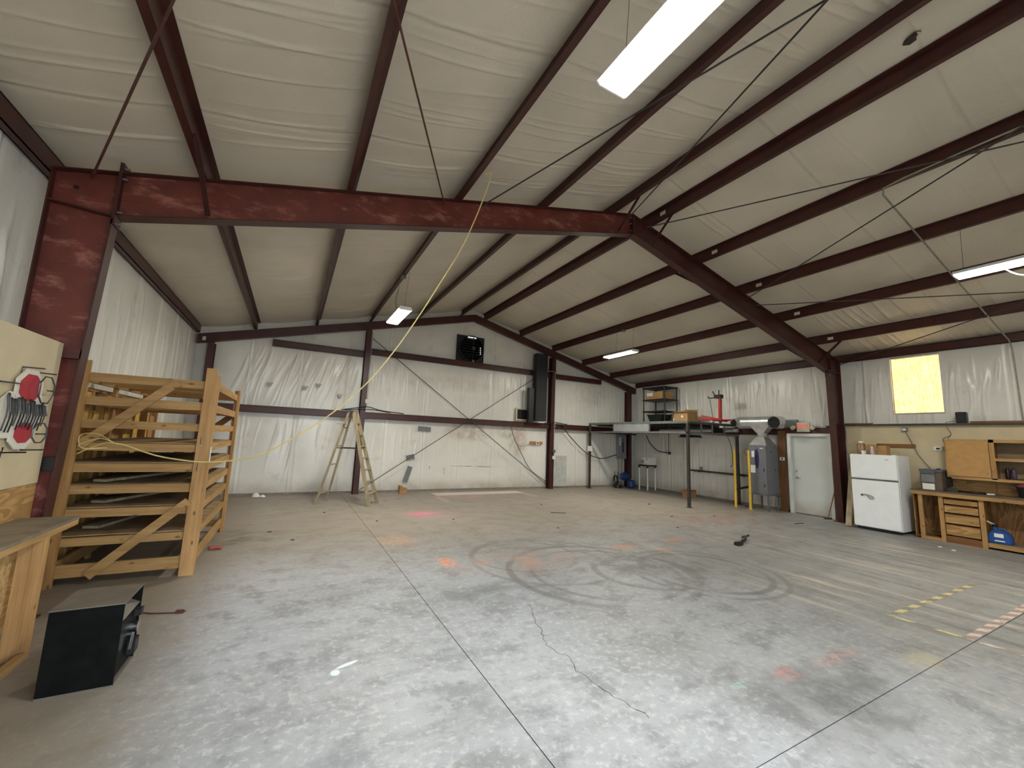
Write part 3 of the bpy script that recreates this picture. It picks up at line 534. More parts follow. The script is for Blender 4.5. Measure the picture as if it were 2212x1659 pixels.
for k, (a, b, w_, nm) in enumerate((((.5, 6.5, .84), (1.3, 8.3, .84), .14, 'lying slantwise on the third shelf'), ((.4, 7.0, .875), (1.35, 7.6, .875), .12, 'lying across another board on the third shelf'), ((.45, 6.6, .54), (.9, 8.4, .54), .16, 'on the second shelf'), ((.5, 6.45, 1.085), (1.2, 8.2, 1.085), .13, 'on the fourth shelf'))):
    solo('loose_board', f'grey weathered loose board {nm} of the wooden rack', 'board', B(a).bar(a, b, w_, .03), LADW, 'loose boards in the rack')
# open studs with yellow batts on the wall behind the rack
sw_ = thing('stud_wall', 'low wooden stud frame with yellow insulation batts behind the wooden rack', 'stud wall', (.09, 7.9, 0))
for k, y in enumerate(np.arange(5.75, 9.86, .41)): B(sw_).box(.065, .155, y, y+.038, .038, 2.13).build('stud', WZ, sw_)
B(sw_).box(.065, .155, 5.75, 9.89, 0, .038).build('bottom_plate', WY, sw_); B(sw_).box(.065, .155, 5.75, 9.89, 2.13, 2.168).build('top_plate', WY, sw_)
for k, y in enumerate(np.arange(5.75, 9.5, .41)): B(sw_).box(.066, .135-.02*(k % 2), y+.040, y+.408, .042, 2.125 if k % 3 else 1.9).build('batt', INS if k % 4 != 1 else CARD, sw_)
# ------------------------------------------------------------------ near left: lined wall, neon sign, bench, safe
pw = thing('lined_wall_panel', 'beige painted wall lining with raw plywood below, behind the neon sign', 'wall panel', (.44, 3.5, 0))
B(pw).box(.43, .46, .8, 5.205, 1.20, 2.455).build('painted_board', BEIGE, pw, label='beige painted board'); B(pw).box(.43, .458, .8, 5.20, .0, 1.196).build('plywood_board', PLY, pw, label='raw plywood board'); B(pw).box(.20, .43, .8, 5.19, 2.36, 2.40).build('top_plate', WY, pw)
for y in (1.0, 2.2, 3.4, 4.4, 5.16): B(pw).box(.34, .429, y, y+.04, 0, 2.36).build('stud', WZ, pw)
solo('black_strip', 'short black plastic strip lying on top of the beige wall lining', 'strip', B((.38, 3.9, 2.457)).box(.34, .44, 3.4, 4.27, 2.457, 2.515), BLK, bevel=.006)
B(fr).box(.44, .575, F-.075, F-.006, 2.33, 2.42).build('girt_clip', PIPER, fr); B(fr).box(.43, .535, F-.075, F-.006, 1.30, 1.42).build('girt_clip', BLK, fr)
# neon sign: two octagons joined behind a band of lettering tubes
ns = thing('neon_sign', 'broken neon sign of two red octagons on a white backing on the beige wall', 'neon sign', (.47, 4.7, 1.5))
def octo(cy, cz, ry, rz): return [(cy+ry*math.cos(math.radians(22.5+45*k))/.924, cz+rz*math.sin(math.radians(22.5+45*k))/.924) for k in range(8)]
B(ns).prism(octo(4.74, 2.0, .19, .15), 0, .478, .488).build('backing', NWHT, ns); B(ns).prism([(4.44, 1.60), (4.36, 1.70), (4.40, 1.88), (4.50, 1.955), (4.95, 1.955), (5.0, 1.86), (4.98, 1.72), (4.86, 1.60)], 0, .474, .484).build('backing', NWHT, ns); B(ns).prism(octo(4.76, 1.62, .17, .11), 0, .478, .4885).build('backing', NWHT, ns)
B(ns).prism(octo(4.74, 2.0, .145, .11), 0, .4885, .494).build('red_panel', NRED, ns); B(ns).prism(octo(4.76, 1.64, .12, .08), 0, .4885, .494).build('red_panel', NRED, ns)
for cy, cz, ry, rz in ((4.88, 2.0, .12, .11), (4.90, 1.64, .11, .08)):
    pt = octo(cy, cz, ry, rz); B(ns).tube([(.53, *q) for q in pt+pt[:1]], .006).build('tube', GLASST, ns)
for k in range(13):
    y = 4.44+k*.044; zt = 1.92-.004*k+random.uniform(-.02, .02); zb = 1.66+random.uniform(-.03, .04); B(ns).tube(curve([(.50, y, zb), (.515, y, (zt+zb)/2), (.50, y+.005, zt-.02), (.50, y+.02, zt), (.50, y+.033, zt-.025), (.515, y+.033, (zt+zb)/2)], 4), .005).build('tube', BLK if k % 3 else GLASST, ns)
for a, b, c in (((.462, 4.64, 2.11), (.462, 4.64, 2.16), (.56, 4.72, 2.165)), ((.462, 4.82, 2.09), (.462, 4.82, 2.14), (.56, 4.91, 2.14)), ((.462, 4.60, 1.53), (.462, 4.60, 1.49), (.56, 4.68, 1.49)), ((.462, 4.84, 1.55), (.462, 4.84, 1.50), (.56, 4.93, 1.50)), ((.465, 4.40, 2.02), (.50, 4.50, 2.02), (.51, 4.56, 2.02)), ((.51, 4.95, 2.0), (.52, 5.04, 2.0), (.52, 5.10, 2.0)), ((.465, 4.3, 1.60), (.48, 4.4, 1.60), (.49, 4.46, 1.6)), ((.51, 4.9, 1.63), (.52, 4.98, 1.63), (.52, 5.03, 1.63))):
    B(ns).tube([a, b, c], .006, 5).build('wire_stand', BLK, ns)
B(ns).tube(curve([(.465, 4.58, 1.5), (.465, 4.57, 1.42), (.462, 4.50, 1.2), (.46, 4.45, .96)], 6), .005).build('power_cord', BLK, ns)
# left bench
lb_ = thing('work_bench', 'rough wooden bench with a grey dusty top next to the black safe', 'work bench', (.65, 3.2, 0))
B(lb_).box(.461, .83, 1.0, 5.03, .905, .93).build('top', DUST, lb_); B(lb_).box(.79, .828, 1.0, 5.02, .86, .904).build('front_rail', WY, lb_)
for y in (4.50, 2.9, 1.3): B(lb_).box(.69, .82, y, y+.038, .0, .86).build('leg', WZ, lb_); B(lb_).box(.821, .834, y-.002, y+.042, .0, .86).build('leg_edge', WZ, lb_)
B(lb_).box(.66, .675, 1.0, 4.48, .33, .86).build('side_panel', OSB, lb_, label='pale strand board panel'); B(lb_).box(.79, .83, 1.3, 4.495, .0, .055).build('floor_rail', WY, lb_)
B(lb_).box(.46, .66, 4.5, 4.54, .82, .86).build('cross_bar', DKX, lb_)
# safe
sf = thing('safe', 'squat black steel deposit safe standing on the floor by the wooden rack', 'safe', (1.31, 4.04, 0))
SX0, SX1, SY0, SY1, SZ = 1.13, 1.50, 3.84, 4.25, .53
B(sf).box(SX0+.009, SX1-.03, SY0+.009, SY1-.009, .013, .399).build('body', SAFE, sf, .004); B(sf).box(SX0, SX1, SY0, SY0+.008, .0, SZ-.009).build('side_panel', SAFE, sf); B(sf).box(SX0, SX1, SY1-.008, SY1, .0, SZ-.009).build('side_panel', SAFE, sf)
B(sf).box(SX0, SX0+.008, SY0+.009, SY1-.009, .40, SZ-.009).build('back_panel', SAFE, sf); B(sf).box(SX0-.002, SX1+.004, SY0-.002, SY1+.002, SZ-.008, SZ).build('top', SAFET, sf, label='grey scratched metal top')
B(sf).add([(SX1-.005, SY0+.009, .40), (SX1-.005, SY1-.009, .40), (SX1-.2, SY1-.009, .50), (SX1-.2, SY0+.009, .50)], [(0, 1, 2, 3)]).build('drop_chute', SAFET, sf)
dr = B(sf).box(SX1-.029, SX1-.012, SY0+.012, SY1-.012, .03, .385).build('door', GPT if False else SAFE, sf, .003)
B(sf).cyl((SX1-.012, 4.12, .27), (SX1+.03, 4.12, .27), .04, n=20).build('dial', CHR, dr, smooth=True); B(sf).cyl((SX1-.012, 4.06, .24), (SX1+.02, 4.06, .24), .012, n=10).bar((SX1+.02, 4.06, .25), (SX1+.02, 4.02, .15), .014, .014).build('handle', CHR, dr)
B(sf).box(SX1-.012, SX1+.035, 4.08, 4.17, .09, .19).build('lock_box', BLK, dr, .004); B(sf).box(SX1-.012, SX1+.03, 4.15, 4.21, .33, .375).build('hinge', BLK, dr)
B(sf).box(SX0-.001, SX1, SY0-.002, SY1, .0, .012).build('base_plate', SAFET, sf)
solo('power_cord', 'dark power cord with a plug lying on the floor behind the safe', 'cord', B((1.3, 5.1, 0)).tube(curve([(.95, 4.6, .006), (1.12, 4.75, .006), (1.3, 5.12, .006), (1.42, 5.1, .006), (1.55, 5.06, .006), (1.62, 5.04, .008)], 6), .006).bar((1.60, 5.045, .014), (1.66, 5.03, .014), .028, .026).tube([(1.66, 5.035, .016), (1.68, 5.03, .016)], .003).tube([(1.66, 5.022, .016), (1.68, 5.017, .016)], .003), PIPER)
gl = B((1.5, 7.41, 0))
for q in range(4): gl.tube(curve([(1.56, 7.36+.03*q, .02), (1.62, 7.35+.032*q, .03), (1.67, 7.345+.034*q, .022)], 4), .013)
gl.lathe((1.55, 7.41, 0), [(.0, .0), (.05, .0), (.06, .02), (.045, .045), (.01, .05)], 10); solo('work_glove', 'crumpled red work glove on the floor under the wooden rack', 'glove', gl, PINK, smooth=True)
# yellow cord from the purlin to the rack
yc = [(4.30, 4.56, 5.19), (4.40, 4.60, 5.26), (4.3, 4.642, 4.814), (4.107, 4.725, 4.212), (3.864, 4.828, 3.676), (3.628, 4.928, 3.183), (3.397, 5.026, 2.753), (3.122, 5.143, 2.334), (2.713, 5.316, 1.894), (2.264, 5.507, 1.548), (2.04, 5.602, 1.433), (1.814, 5.698, 1.372), (1.54, 5.815, 1.346), (1.264, 5.932, 1.367), (1.032, 6.03, 1.41), (.76, 6.15, 1.50), (.66, 6.175, 1.52)]
yb = B(yc[-1]).tube(curve(yc, 8), .008, 8)
for k in range(3): yb.tube(curve([(.66, 6.175, 1.52), (.5+.03*k, 6.17, 1.62-.05*k), (.36, 6.18, 1.60-.1*k), (.40+.03*k, 6.17, 1.46), (.60, 6.175, 1.47)], 6), .004)
solo('yellow_cord', 'long yellow cord hanging from a roof purlin down to the wooden rack', 'cord', yb, YCORD, smooth=True)
# ------------------------------------------------------------------ step ladder
ld_ = thing('step_ladder', 'tall weathered wooden step ladder standing open by the end wall', 'ladder', (3.77, 10.94, 0))
tA, tB = Vector((3.66, 10.84, 2.27)), Vector((3.76, 11.06, 2.27)); fA, fB = Vector((4.20, 10.405, 0)), Vector((4.48, 10.90, 0)); rA, rB = Vector((3.05, 10.97, 0)), Vector((3.33, 11.48, 0))
tA2, tB2 = tA+Vector((.05, -.02, 0)), tB+Vector((.05, -.02, 0)); tA3, tB3 = tA+Vector((-.05, .02, 0)), tB+Vector((-.05, .02, 0))
dd = (fB-fA).normalized(); nn = Vector((-dd.y, dd.x, 0))
for a, b in ((tA2, fA), (tB2, fB)): B(ld_).bar(b+(0*nn), a, .028, .085, nn).build('front_rail', LADW, ld_)
for a, b in ((tA3, rA), (tB3, rB)): B(ld_).bar(b, a, .026, .05, nn).build('rear_rail', LADW, ld_)
for k in range(1, 8):
    t_ = k/8; B(ld_).bar(fA.lerp(tA2, t_)+dd*.016, fB.lerp(tB2, t_)-dd*.016, .085, .022).build('step', LADW, ld_)
    B(ld_).bar(fA.lerp(tA2, t_)+Vector((0, 0, -.03))+dd*.016, fB.lerp(tB2, t_)+Vector((0, 0, -.03))-dd*.016, .006, .006).build('tie_rod', DST, ld_)
for k in (.12, .42, .62, .82): B(ld_).bar(rA.lerp(tA3, k)+dd*.014, rB.lerp(tB3, k)-dd*.014, .03, .03).build('rear_bar', LADW, ld_)
for a, b, c, d in ((rA, tA3, fA, tA2), (rB, tB3, fB, tB2)): B(ld_).bar(a.lerp(b, .6), c.lerp(d, .6), .008, .022).build('spreader', DST, ld_)
B(ld_).bar(tA-dd*.06+Vector((0, 0, .015)), tB+dd*.06+Vector((0, 0, .015)), .16, .03).build('cap', mat('grey_blue_plastic', (96, 110, 128), .5), ld_, .006)
B(ld_).bar(rA.lerp(tA3, .86)+Vector((-.18, .06, 0)), rA.lerp(tA3, .86)+Vector((.10, .02, 0)), .2, .012).build('bucket_shelf', LADW, ld_)
# paper bag
pb = B((5.5, 12.5, 0)); pb.hexa(((5.38, 12.42, 0), (5.60, 12.40, 0), (5.61, 12.56, 0), (5.39, 12.58, 0), (5.40, 12.44, .17), (5.62, 12.42, .15), (5.62, 12.54, .17), (5.37, 12.56, .20))).hexa(((5.40, 12.44, .171), (5.50, 12.44, .171), (5.50, 12.56, .171), (5.38, 12.56, .201), (5.38, 12.46, .25), (5.48, 12.48, .22), (5.48, 12.52, .22), (5.36, 12.54, .25)))
solo('paper_bag', 'crumpled brown paper bag on the floor at the foot of the end wall', 'paper bag', pb, BAGM, bevel=.01)
# ------------------------------------------------------------------ end wall fittings
fn = thing('exhaust_fan', 'black round shuttered exhaust fan in a square frame below the ridge', 'fan', (7.56, 12.75, 4.31))
B(fn).box(7.05, 8.06, 12.80, 12.84, 4.31, 5.22).build('housing', BLKM, fn); B(fn).lathe((7.56, 12.79, 4.76), [(.46, .0), (.46, -.10), (.435, -.10), (.435, .0)], 32, 1).build('shroud', BLK, fn, smooth=True)
for k in range(9):
    z = 4.40+k*.09; r_ = math.sqrt(max(.01, .43**2-(z-4.76)**2)); B(fn).bar((7.56-r_, 12.77, z), (7.56+r_, 12.77, z), .012, .06, (0, .5, 1)).build('louver', BLK, fn)
B(fn).lathe((7.62, 12.70, 4.78), [(.01, -.05), (.06, -.05), (.07, 0), (.07, .06)], 14, 1).build('motor', DST, fn); B(fn).bar((7.62, 12.72, 4.31), (7.62, 12.72, 5.2), .03, .02, (1, 0, 0)).build('motor_bracket', BLK, fn)
B(fn).box(7.42, 7.74, 12.745, 12.757, 5.155, 5.175).build('light_gap', DAYL, fn)
for k in range(4): B(fn).box(7.90-.004*k, 7.925-.004*k, 12.745, 12.755, 4.62+.07*k, 4.64+.07*k).build('light_gap', DAYL, fn)
B(fn).box(7.59, 7.65, 12.66, 12.72, 4.31, 4.37).build('junction_box', GST, fn)
solo('tall_duct', 'tall flat black box duct standing on the girt of the end wall', 'duct', B((10.26, 12.5, 2.43)).box(10.025, 10.49, 12.40, 12.66, 2.43, 4.90), BLKM, bevel=.006)
solo('short_duct', 'short black box beside the tall black duct', 'duct', B((9.96, 12.6, 2.371)).box(9.80, 10.02, 12.50, 12.66, 2.371, 3.61), BLK, bevel=.006)
gr = thing('wall_opening', 'small square black opening with a pale frame beside the black duct', 'vent', (9.7, 12.85, 2.46)); B(gr).box(9.50, 9.90, 12.82, 12.86, 2.47, 2.82).build('opening', DARKIN, gr)
for q in ((9.45, 9.50, 2.42, 2.87), (9.90, 9.95, 2.42, 2.87), (9.50, 9.90, 2.42, 2.47), (9.50, 9.90, 2.82, 2.87)): B(gr).box(q[0], q[1], 12.80, 12.86, q[2], q[3]).build('frame_strip', BEIGE, gr)
def patch(c, w_, h_, ang, nm):
    b_ = B(c); a = Vector((math.cos(ang), 0, math.sin(ang))); b_.bar(Vector(c)-a*w_/2, Vector(c)+a*w_/2, .006, h_, (0, 0, 1) if abs(math.sin(ang)) < .9 else (1, 0, 0)); solo('tape_patch', f'silver tape patch {nm} on the end wall', 'tape patch', b_, TAPE)
patch((6.14, 12.855, 1.955), .42, .15, -.04, 'lying level just under the girt'); patch((5.75, 12.855, 1.05), .26, .16, .25, 'crossed by the brace rod'); patch((5.70, 12.855, .53), .50, .15, 1.28, 'standing upright above the paper bag')
wo = thing('wall_outlet', 'electrical outlet on an orange wood block low on the end wall', 'outlet', (10.35, 12.83, 1.58)); B(wo).box(10.09, 10.62, 12.81, 12.85, 1.59, 1.69).build('wood_block', mat('orange_wood', (188, 112, 58), .6), wo); B(wo).box(10.33, 10.45, 12.78, 12.809, 1.58, 1.70).build('outlet_box', WPL, wo); B(wo).box(10.36, 10.42, 12.775, 12.781, 1.61, 1.67).build('socket', BLK, wo)
solo('wall_cable', 'grey cable hanging from the girt down the end wall to the column foot', 'cable', B((10.5, 12.83, .2)).tube(curve([(9.27, 12.80, 2.17), (9.40, 12.80, 1.8), (9.75, 12.80, 1.2), (10.06, 12.80, .74), (10.4, 12.80, .48), (10.8, 12.80, .25)], 8), .013), GCORD, smooth=True)
solo('thin_wire', 'thin loose wire looping to the wood block outlet', 'cable', B((9.8, 12.83, 1.6)).tube(curve([(9.50, 12.82, 1.60), (9.7, 12.82, 1.50), (9.95, 12.82, 1.55), (10.10, 12.805, 1.64)], 6), .006), GCORD)
solo('sheet_patch', 'pale grey board patch standing against the end wall beside the column', 'board', B((11.45, 12.84, 0)).box(11.16, 11.74, 12.825, 12.84, .06, 1.19), mat('pale_grey_board', (188, 189, 184), .5))
cd = thing('column_conduit', 'grey conduit with switch boxes on the end wall column beside the black duct', 'conduit', (10.96, 12.58, 1.1)); B(cd).tube([(10.55, 12.58, 4.33), (10.90, 12.58, 4.33), (10.945, 12.575, 4.28), (10.965, 12.575, 3.4), (10.965, 12.575, 1.40)], .014, 8).build('pipe', CONDUIT, cd, smooth=True)
for z in (2.30, 1.36, 1.13): B(cd).box(10.91, 11.01, 12.52, 12.585, z-.06, z+.06).build('switch_box', GST if z > 1.2 else WPL, cd, .004)
B(cd).tube([(10.965, 12.575, 1.3), (10.965, 12.575, 1.18)], .012, 6).build('nipple', GST, cd)
solo('ladder_column_conduit', 'thin conduit running up the end wall column behind the ladder', 'conduit', B((4.28, 12.58, 2.2)).tube([(4.27, 12.585, 2.5), (4.27, 12.585, 4.7), (4.25, 12.585, 4.85)], .01, 6).box(4.22, 4.32, 12.55, 12.60, 2.62, 2.74), CONDUIT)
solo('girt_cable', 'black cables lying loosely along the girt beside the ladder', 'cable', B((4.6, 12.7, 2.38)).tube(curve([(3.6, 12.68, 2.39), (4.0, 12.62, 2.47), (4.3, 12.56, 2.52), (4.7, 12.62, 2.44), (5.4, 12.66, 2.385)], 8), .013).tube(curve([(3.7, 12.69, 2.39), (4.1, 12.57, 2.43), (4.5, 12.56, 2.44), (5.0, 12.66, 2.385)], 8), .011), BLK)
solo('girt_cable', 'black cables bunched on the girt beside the conduit column', 'cable', B((11.3, 12.7, 2.38)).tube(curve([(10.6, 12.68, 2.385), (11.0, 12.54, 2.42), (11.25, 12.66, 2.40), (11.6, 12.66, 2.38)], 8), .013).tube(curve([(11.0, 12.55, 2.36), (11.2, 12.62, 2.41), (11.45, 12.66, 2.385)], 8), .014), BLK)
solo('drooping_cable', 'black cable drooping from the girt to the electrical panel', 'cable', B((14.2, 12.78, 1.2)).tube(curve([(11.3, 12.68, 2.36), (11.5, 12.70, 2.2), (11.95, 12.72, 1.80), (12.63, 12.74, 1.32), (13.4, 12.75, 1.12), (14.22, 12.77, 1.28)], 8), .016), BLK, smooth=True)
ep = thing('electrical_panel', 'grey electrical panel in the corner under the steel platform', 'electrical panel', (14.5, 12.8, 1.1)); B(ep).box(14.26, 14.70, 12.72, 12.83, 1.12, 2.10).build('cabinet', GPT, ep, .004); B(ep).box(14.30, 14.66, 12.712, 12.719, 1.16, 2.06).build('door', GPT, ep); B(ep).box(14.46, 14.54, 12.70, 12.711, 1.38, 1.80).build('label_strip', NAVY, ep); B(ep).box(14.49, 14.53, 12.70, 12.711, 1.83, 1.93).build('latch', BLK, ep); B(ep).box(14.31, 14.37, 12.705, 12.711, 1.66, 2.0).build('card', PAPER, ep)
for x in (14.36, 14.52): B(ep).tube([(x, 12.80, 1.12), (x, 12.80, .5)], .015, 8).build('conduit', CONDUIT, ep)
# small tears and lint on the walls
for c, nm in (((1.75, 12.84, 3.02), 'nearest the rack'), ((2.62, 12.84, 3.0), 'in the middle'), ((2.95, 12.84, 3.1), 'higher in the middle'), ((3.55, 12.84, 2.85), 'nearest the ladder')):
    b_ = B(c); x, y, z = c; b_.add([(x-.08, y, z), (x+.08, y, z-.01), (x+.02, y-.035, z-.12), (x-.05, y-.03, z-.09)], [(0, 1, 2, 3)]).add([(x-.09, y+.004, z+.012), (x+.09, y+.004, z+.006), (x+.08, y+.004, z-.004), (x-.08, y+.004, z)], [(0, 1, 2, 3)])
    solo('wall_tear', f'torn flap in the wrinkled wall facing between rack and ladder, {nm}', 'tear', b_, VW, 'tears in the wall facing')
# ------------------------------------------------------------------ steel platform in the far corner
PX0, PX1, PY0, PY1 = 12.57, 15.03, 8.05, 12.55
mz = thing('steel_platform', 'grey steel storage platform on posts in the far corner', 'platform', (13.8, 10.3, 0))
for x, y in ((12.61, 8.07), (12.61, 12.52), (14.98, 8.10)): B(mz).box(x-.035, x+.035, y-.035, y+.035, 0, 2.41).build('post', DST, mz); B(mz).box(x-.07, x+.07, y-.07, y+.07, 0, .01).build('foot_plate', DST, mz)
B(mz).box(PX0, PX1, PY0, PY1, 2.465, 2.485).build('deck', mat('galvanised_deck', (122, 138, 136), .4, metal=.5), mz)
for z0, z1 in ((2.41, 2.464), (2.105, 2.165)):
    B(mz).box(12.575, 12.645, PY0, PY1, z0, z1).build('edge_beam', GST, mz); B(mz).box(12.646, PX1, PY0, PY0+.06, z0, z1).build('edge_beam', DST if z0 > 2.2 else GST, mz); B(mz).box(12.646, PX1, PY1-.06, PY1, z0, z1).build('edge_beam', DST, mz)
for y in (8.75, 9.45, 10.15, 10.85, 11.55, 12.1): B(mz).box(12.646, PX1, y, y+.05, 2.36, 2.464).build('joist', DST, mz)
B(mz).box(12.58, 12.595, 9.55, 11.15, 2.166, 2.409).build('infill_panel', GPT, mz)
for y in (9.50, 11.15): B(mz).box(12.58, 12.62, y, y+.05, 2.166, 2.409).build('infill_post', GST, mz)
for x in (13.2, 13.72, 14.3): B(mz).box(x, x+.035, PY0+.01, PY0+.045, 2.166, 2.409).build('infill_post', GST, mz)
solo('fluorescent_light', 'small black light fixture hung under the steel platform', 'light', B((13.6, 8.7, 2.0)).prism([(13.45, 2.10), (13.75, 2.10), (13.85, 2.02), (13.35, 2.02)], 1, 8.5, 9.0), BLK)
solo('post_notice', 'white paper notice taped round the platform post', 'paper', B((12.6, 12.45, 1.4)).box(12.56, 12.572, 12.33, 12.60, 1.40, 1.60).box(12.573, 12.70, 12.472, 12.480, 1.41, 1.60), PAPER)
solo('black_cable_drop', 'black cable hanging in a loop under the steel platform with a plug at its end', 'cable', B((14.9, 10.8, 1.47)).tube(curve([(14.85, 11.78, 2.10), (14.88, 11.61, 1.79), (14.9, 11.27, 1.53), (14.9, 10.9, 1.47), (14.9, 10.72, 1.47)], 8), .017).tube([(14.9, 10.73, 2.2), (14.9, 10.73, 1.47)], .013).lathe((14.9, 10.70, 1.45), [(.02, -.05), (.055, -.03), (.05, .04), (.02, .06)], 10), BLK)
solo('wall_rail', 'dark steel rail fixed low along the wall under the platform', 'rail', B((14.98, 8.8, .9)).box(15.04, 15.10, 7.75, 9.95, .87, .93).box(15.10, 15.16, 8.0, 8.05, .85, .93).box(15.10, 15.16, 9.6, 9.65, .85, .93), DST)
solo('metal_can', 'small grey tin can on the wall rail under the platform', 'can', B((15.07, 9.5, .931)).lathe((15.07, 9.5, 0), [(.04, .931), (.045, .94), (.045, 1.04), (.04, 1.045)], 12), GST)
# things on the platform
su = thing('shelf_unit', 'tall black plastic shelf unit standing on the steel platform', 'shelf unit', (14.65, 10.95, 2.486))
for x, y in ((14.32, 10.40), (14.32, 11.40), (14.98, 10.40), (14.98, 11.40)): B(su).cyl((x, y, 2.486), (x, y, 3.92), .026, n=10).build('post', BLK, su, smooth=True)
for z in (2.52, 2.96, 3.40, 3.86): B(su).box(14.28, 15.02, 10.36, 11.44, z, z+.05).build('shelf', BLK, su, .008)
def carton(name, label, x0, x1, y0, y1, z0, z1, open_=False):
    t_ = thing(name, label, 'box', ((x0+x1)/2, (y0+y1)/2, z0)); w_ = .006
    B(t_).box(x0, x1, y0, y1, z0, z0+.006).box(x0, x0+w_, y0, y1, z0+.006, z1).box(x1-w_, x1, y0, y1, z0+.006, z1).box(x0+w_, x1-w_, y0, y0+w_, z0+.006, z1).box(x0+w_, x1-w_, y1-w_, y1, z0+.006, z1).build('body', CARD, t_)
    if open_:
        B(t_).bar((x0, (y0+y1)/2, z1), (x0-.09, (y0+y1)/2, z1-.03), y1-y0, .005).build('flap', CARD, t_); B(t_).bar(((x0+x1)/2, y0, z1), ((x0+x1)/2, y0+.12, z1+.06), x1-x0, .005).build('flap', CARD, t_); B(t_).bar((x1, (y0+y1)/2, z1), (x1+.05, (y0+y1)/2, z1+.09), y1-y0, .005).build('flap', CARD, t_)
    else: B(t_).box(x0, x1, y0, (y0+y1)/2-.002, z1, z1+.005).build('flap', CARD, t_); B(t_).box(x0, x1, (y0+y1)/2+.002, y1, z1, z1+.005).build('flap', CARD, t_)
    return t_
c1 = carton('cardboard_box', 'long cardboard box with white label on the black shelf unit', 14.36, 14.9, 10.52, 11.30, 3.451, 3.72); B(c1).box(14.353, 14.358, 10.98, 11.28, 3.58, 3.71).build('white_label', PAPER, c1)
c2 = carton('cardboard_box', 'open cardboard box with a round white spot on the steel platform', 14.10, 14.62, 9.25, 9.80, 2.486, 2.92, True); B(c2).cyl((14.098, 9.46, 2.74), (14.092, 9.46, 2.74), .045, n=14).build('round_label', PAPER, c2)
tb = B((14.55, 10.9, 2.572)); tb.hexa(((14.36, 10.62, 2.572), (14.75, 10.62, 2.572), (14.75, 11.12, 2.572), (14.36, 11.12, 2.572), (14.31, 10.50, 2.85), (14.80, 10.50, 2.85), (14.80, 11.22, 2.85), (14.31, 11.22, 2.85))).box(14.29, 14.82, 10.48, 11.24, 2.85, 2.875)
solo('black_tub', 'wide black plastic tub on the bottom shelf of the shelf unit', 'tub', tb, BLK)
for k, (y, c_) in enumerate(((10.12, WPL), (9.98, GST))):
    j = B((14.5, y, 2.486)); j.lathe((14.5, y, 0), [(.06, 2.486), (.065, 2.50), (.06, 2.62), (.025, 2.72), (.02, 2.76)], 12); t_ = thing('spray_bottle', 'white spray bottle beside the shelf unit' if k == 0 else 'grey spray bottle with a red top on the platform', 'bottle', (14.5, y, 2.486)); 
    j.o = Vector((14.5, y, 2.486)); q = B(t_).lathe((14.5, y, 0), [(.06, 2.486), (.065, 2.50), (.06, 2.62), (.025, 2.72), (.02, 2.76)], 12).build('body', c_, t_, smooth=True); B(t_).bar((14.43, y, 2.78), (14.53, y, 2.78), .03, .04).build('trigger_head', REDP if k else WPL, t_)
jk = thing('engine_stand', 'red rolling engine stand with a black mounting head on the platform', 'engine stand', (14.4, 8.3, 2.486))
B(jk).bar((14.4, 8.26, 2.60), (14.4, 8.25, 3.30), .075, .075, (1, 0, 0)).build('mast', REDP, jk); B(jk).bar((14.15, 8.30, 2.60), (14.75, 8.28, 2.60), .07, .06).bar((14.15, 8.04, 2.62), (14.15, 8.87, 2.62), .06, .06).bar((14.72, 8.04, 2.62), (14.72, 8.75, 2.62), .05, .05).bar((14.35, 8.30, 2.64), (14.1, 8.72, 2.74), .05, .04).build('base', REDP, jk)
for x, y in ((14.15, 8.09), (14.15, 8.83), (14.72, 8.09), (14.72, 8.73)): B(jk).cyl((x-.015, y, 2.535), (x+.015, y, 2.535), .045, n=12).build('caster', BLK, jk)
hd = B(jk).box(14.30, 14.46, 8.16, 8.40, 3.30, 3.42).build('head', BLK, jk, .01)
for p, q in (((14.3, 8.22, 3.42), (14.25, 8.18, 3.55)), ((14.3, 8.36, 3.40), (14.25, 8.40, 3.53)), ((14.3, 8.38, 3.33), (14.24, 8.54, 3.31)), ((14.3, 8.18, 3.34), (14.24, 8.04, 3.36)), ((14.24, 8.54, 3.31), (14.24, 8.56, 3.38))): B(jk).cyl(p, q, .016, n=8).build('arm', BLK, hd)
B(jk).cyl((14.3, 8.54, 3.28), (14.25, 8.42, 2.70), .009, n=6).build('crank_rod', DST, jk)
# ------------------------------------------------------------------ under the platform
for k, (c, nm) in enumerate((((14.50, 12.26, .16), 'sitting on the floor'), ((14.28, 12.40, .44), 'lying on top of the other tank'))):
    t_ = thing('pressure_tank', f'dark blue round pressure tank {nm} in the corner', 'tank', (c[0], c[1], 0 if k == 0 else .30), 'blue tanks in the corner'); x, y, z = c
    if k == 0: B(t_).lathe((x, y, 0), [(.02, .0), (.12, .01), (.165, .06), (.165, .26), (.12, .31), (.02, .325)], 20).build('shell', TANK, t_, smooth=True)
    else: B(t_).lathe((x, y, z), [(.02, -.17), (.12, -.14), (.155, -.06), (.155, .08), (.11, .15), (.02, .17)], 20, 0).build('shell', TANK, t_, smooth=True)
    B(t_).cyl((x-.19 if k else x, y, z if k else .325), (x-.16 if k else x, y, z if k else .35), .02, n=8).build('valve', CHR, t_)
hr = thing('pressure_washer', 'black hose wound on a small grey pump cart by the blue tanks', 'pump', (13.9, 12.3, 0))
B(hr).box(13.82, 14.06, 12.25, 12.50, .06, .24).build('pump_body', GST, hr, .01); B(hr).tube([(13.84, 12.26, .1), (13.82, 12.28, .62), (13.82, 12.44, .62), (13.84, 12.48, .1)], .012, 8).build('handle', BLK, hr)
for y in (12.24, 12.51): B(hr).cyl((13.92, y-.015, .075), (13.92, y+.015, .075), .075, n=16).build('wheel', BLK, hr)
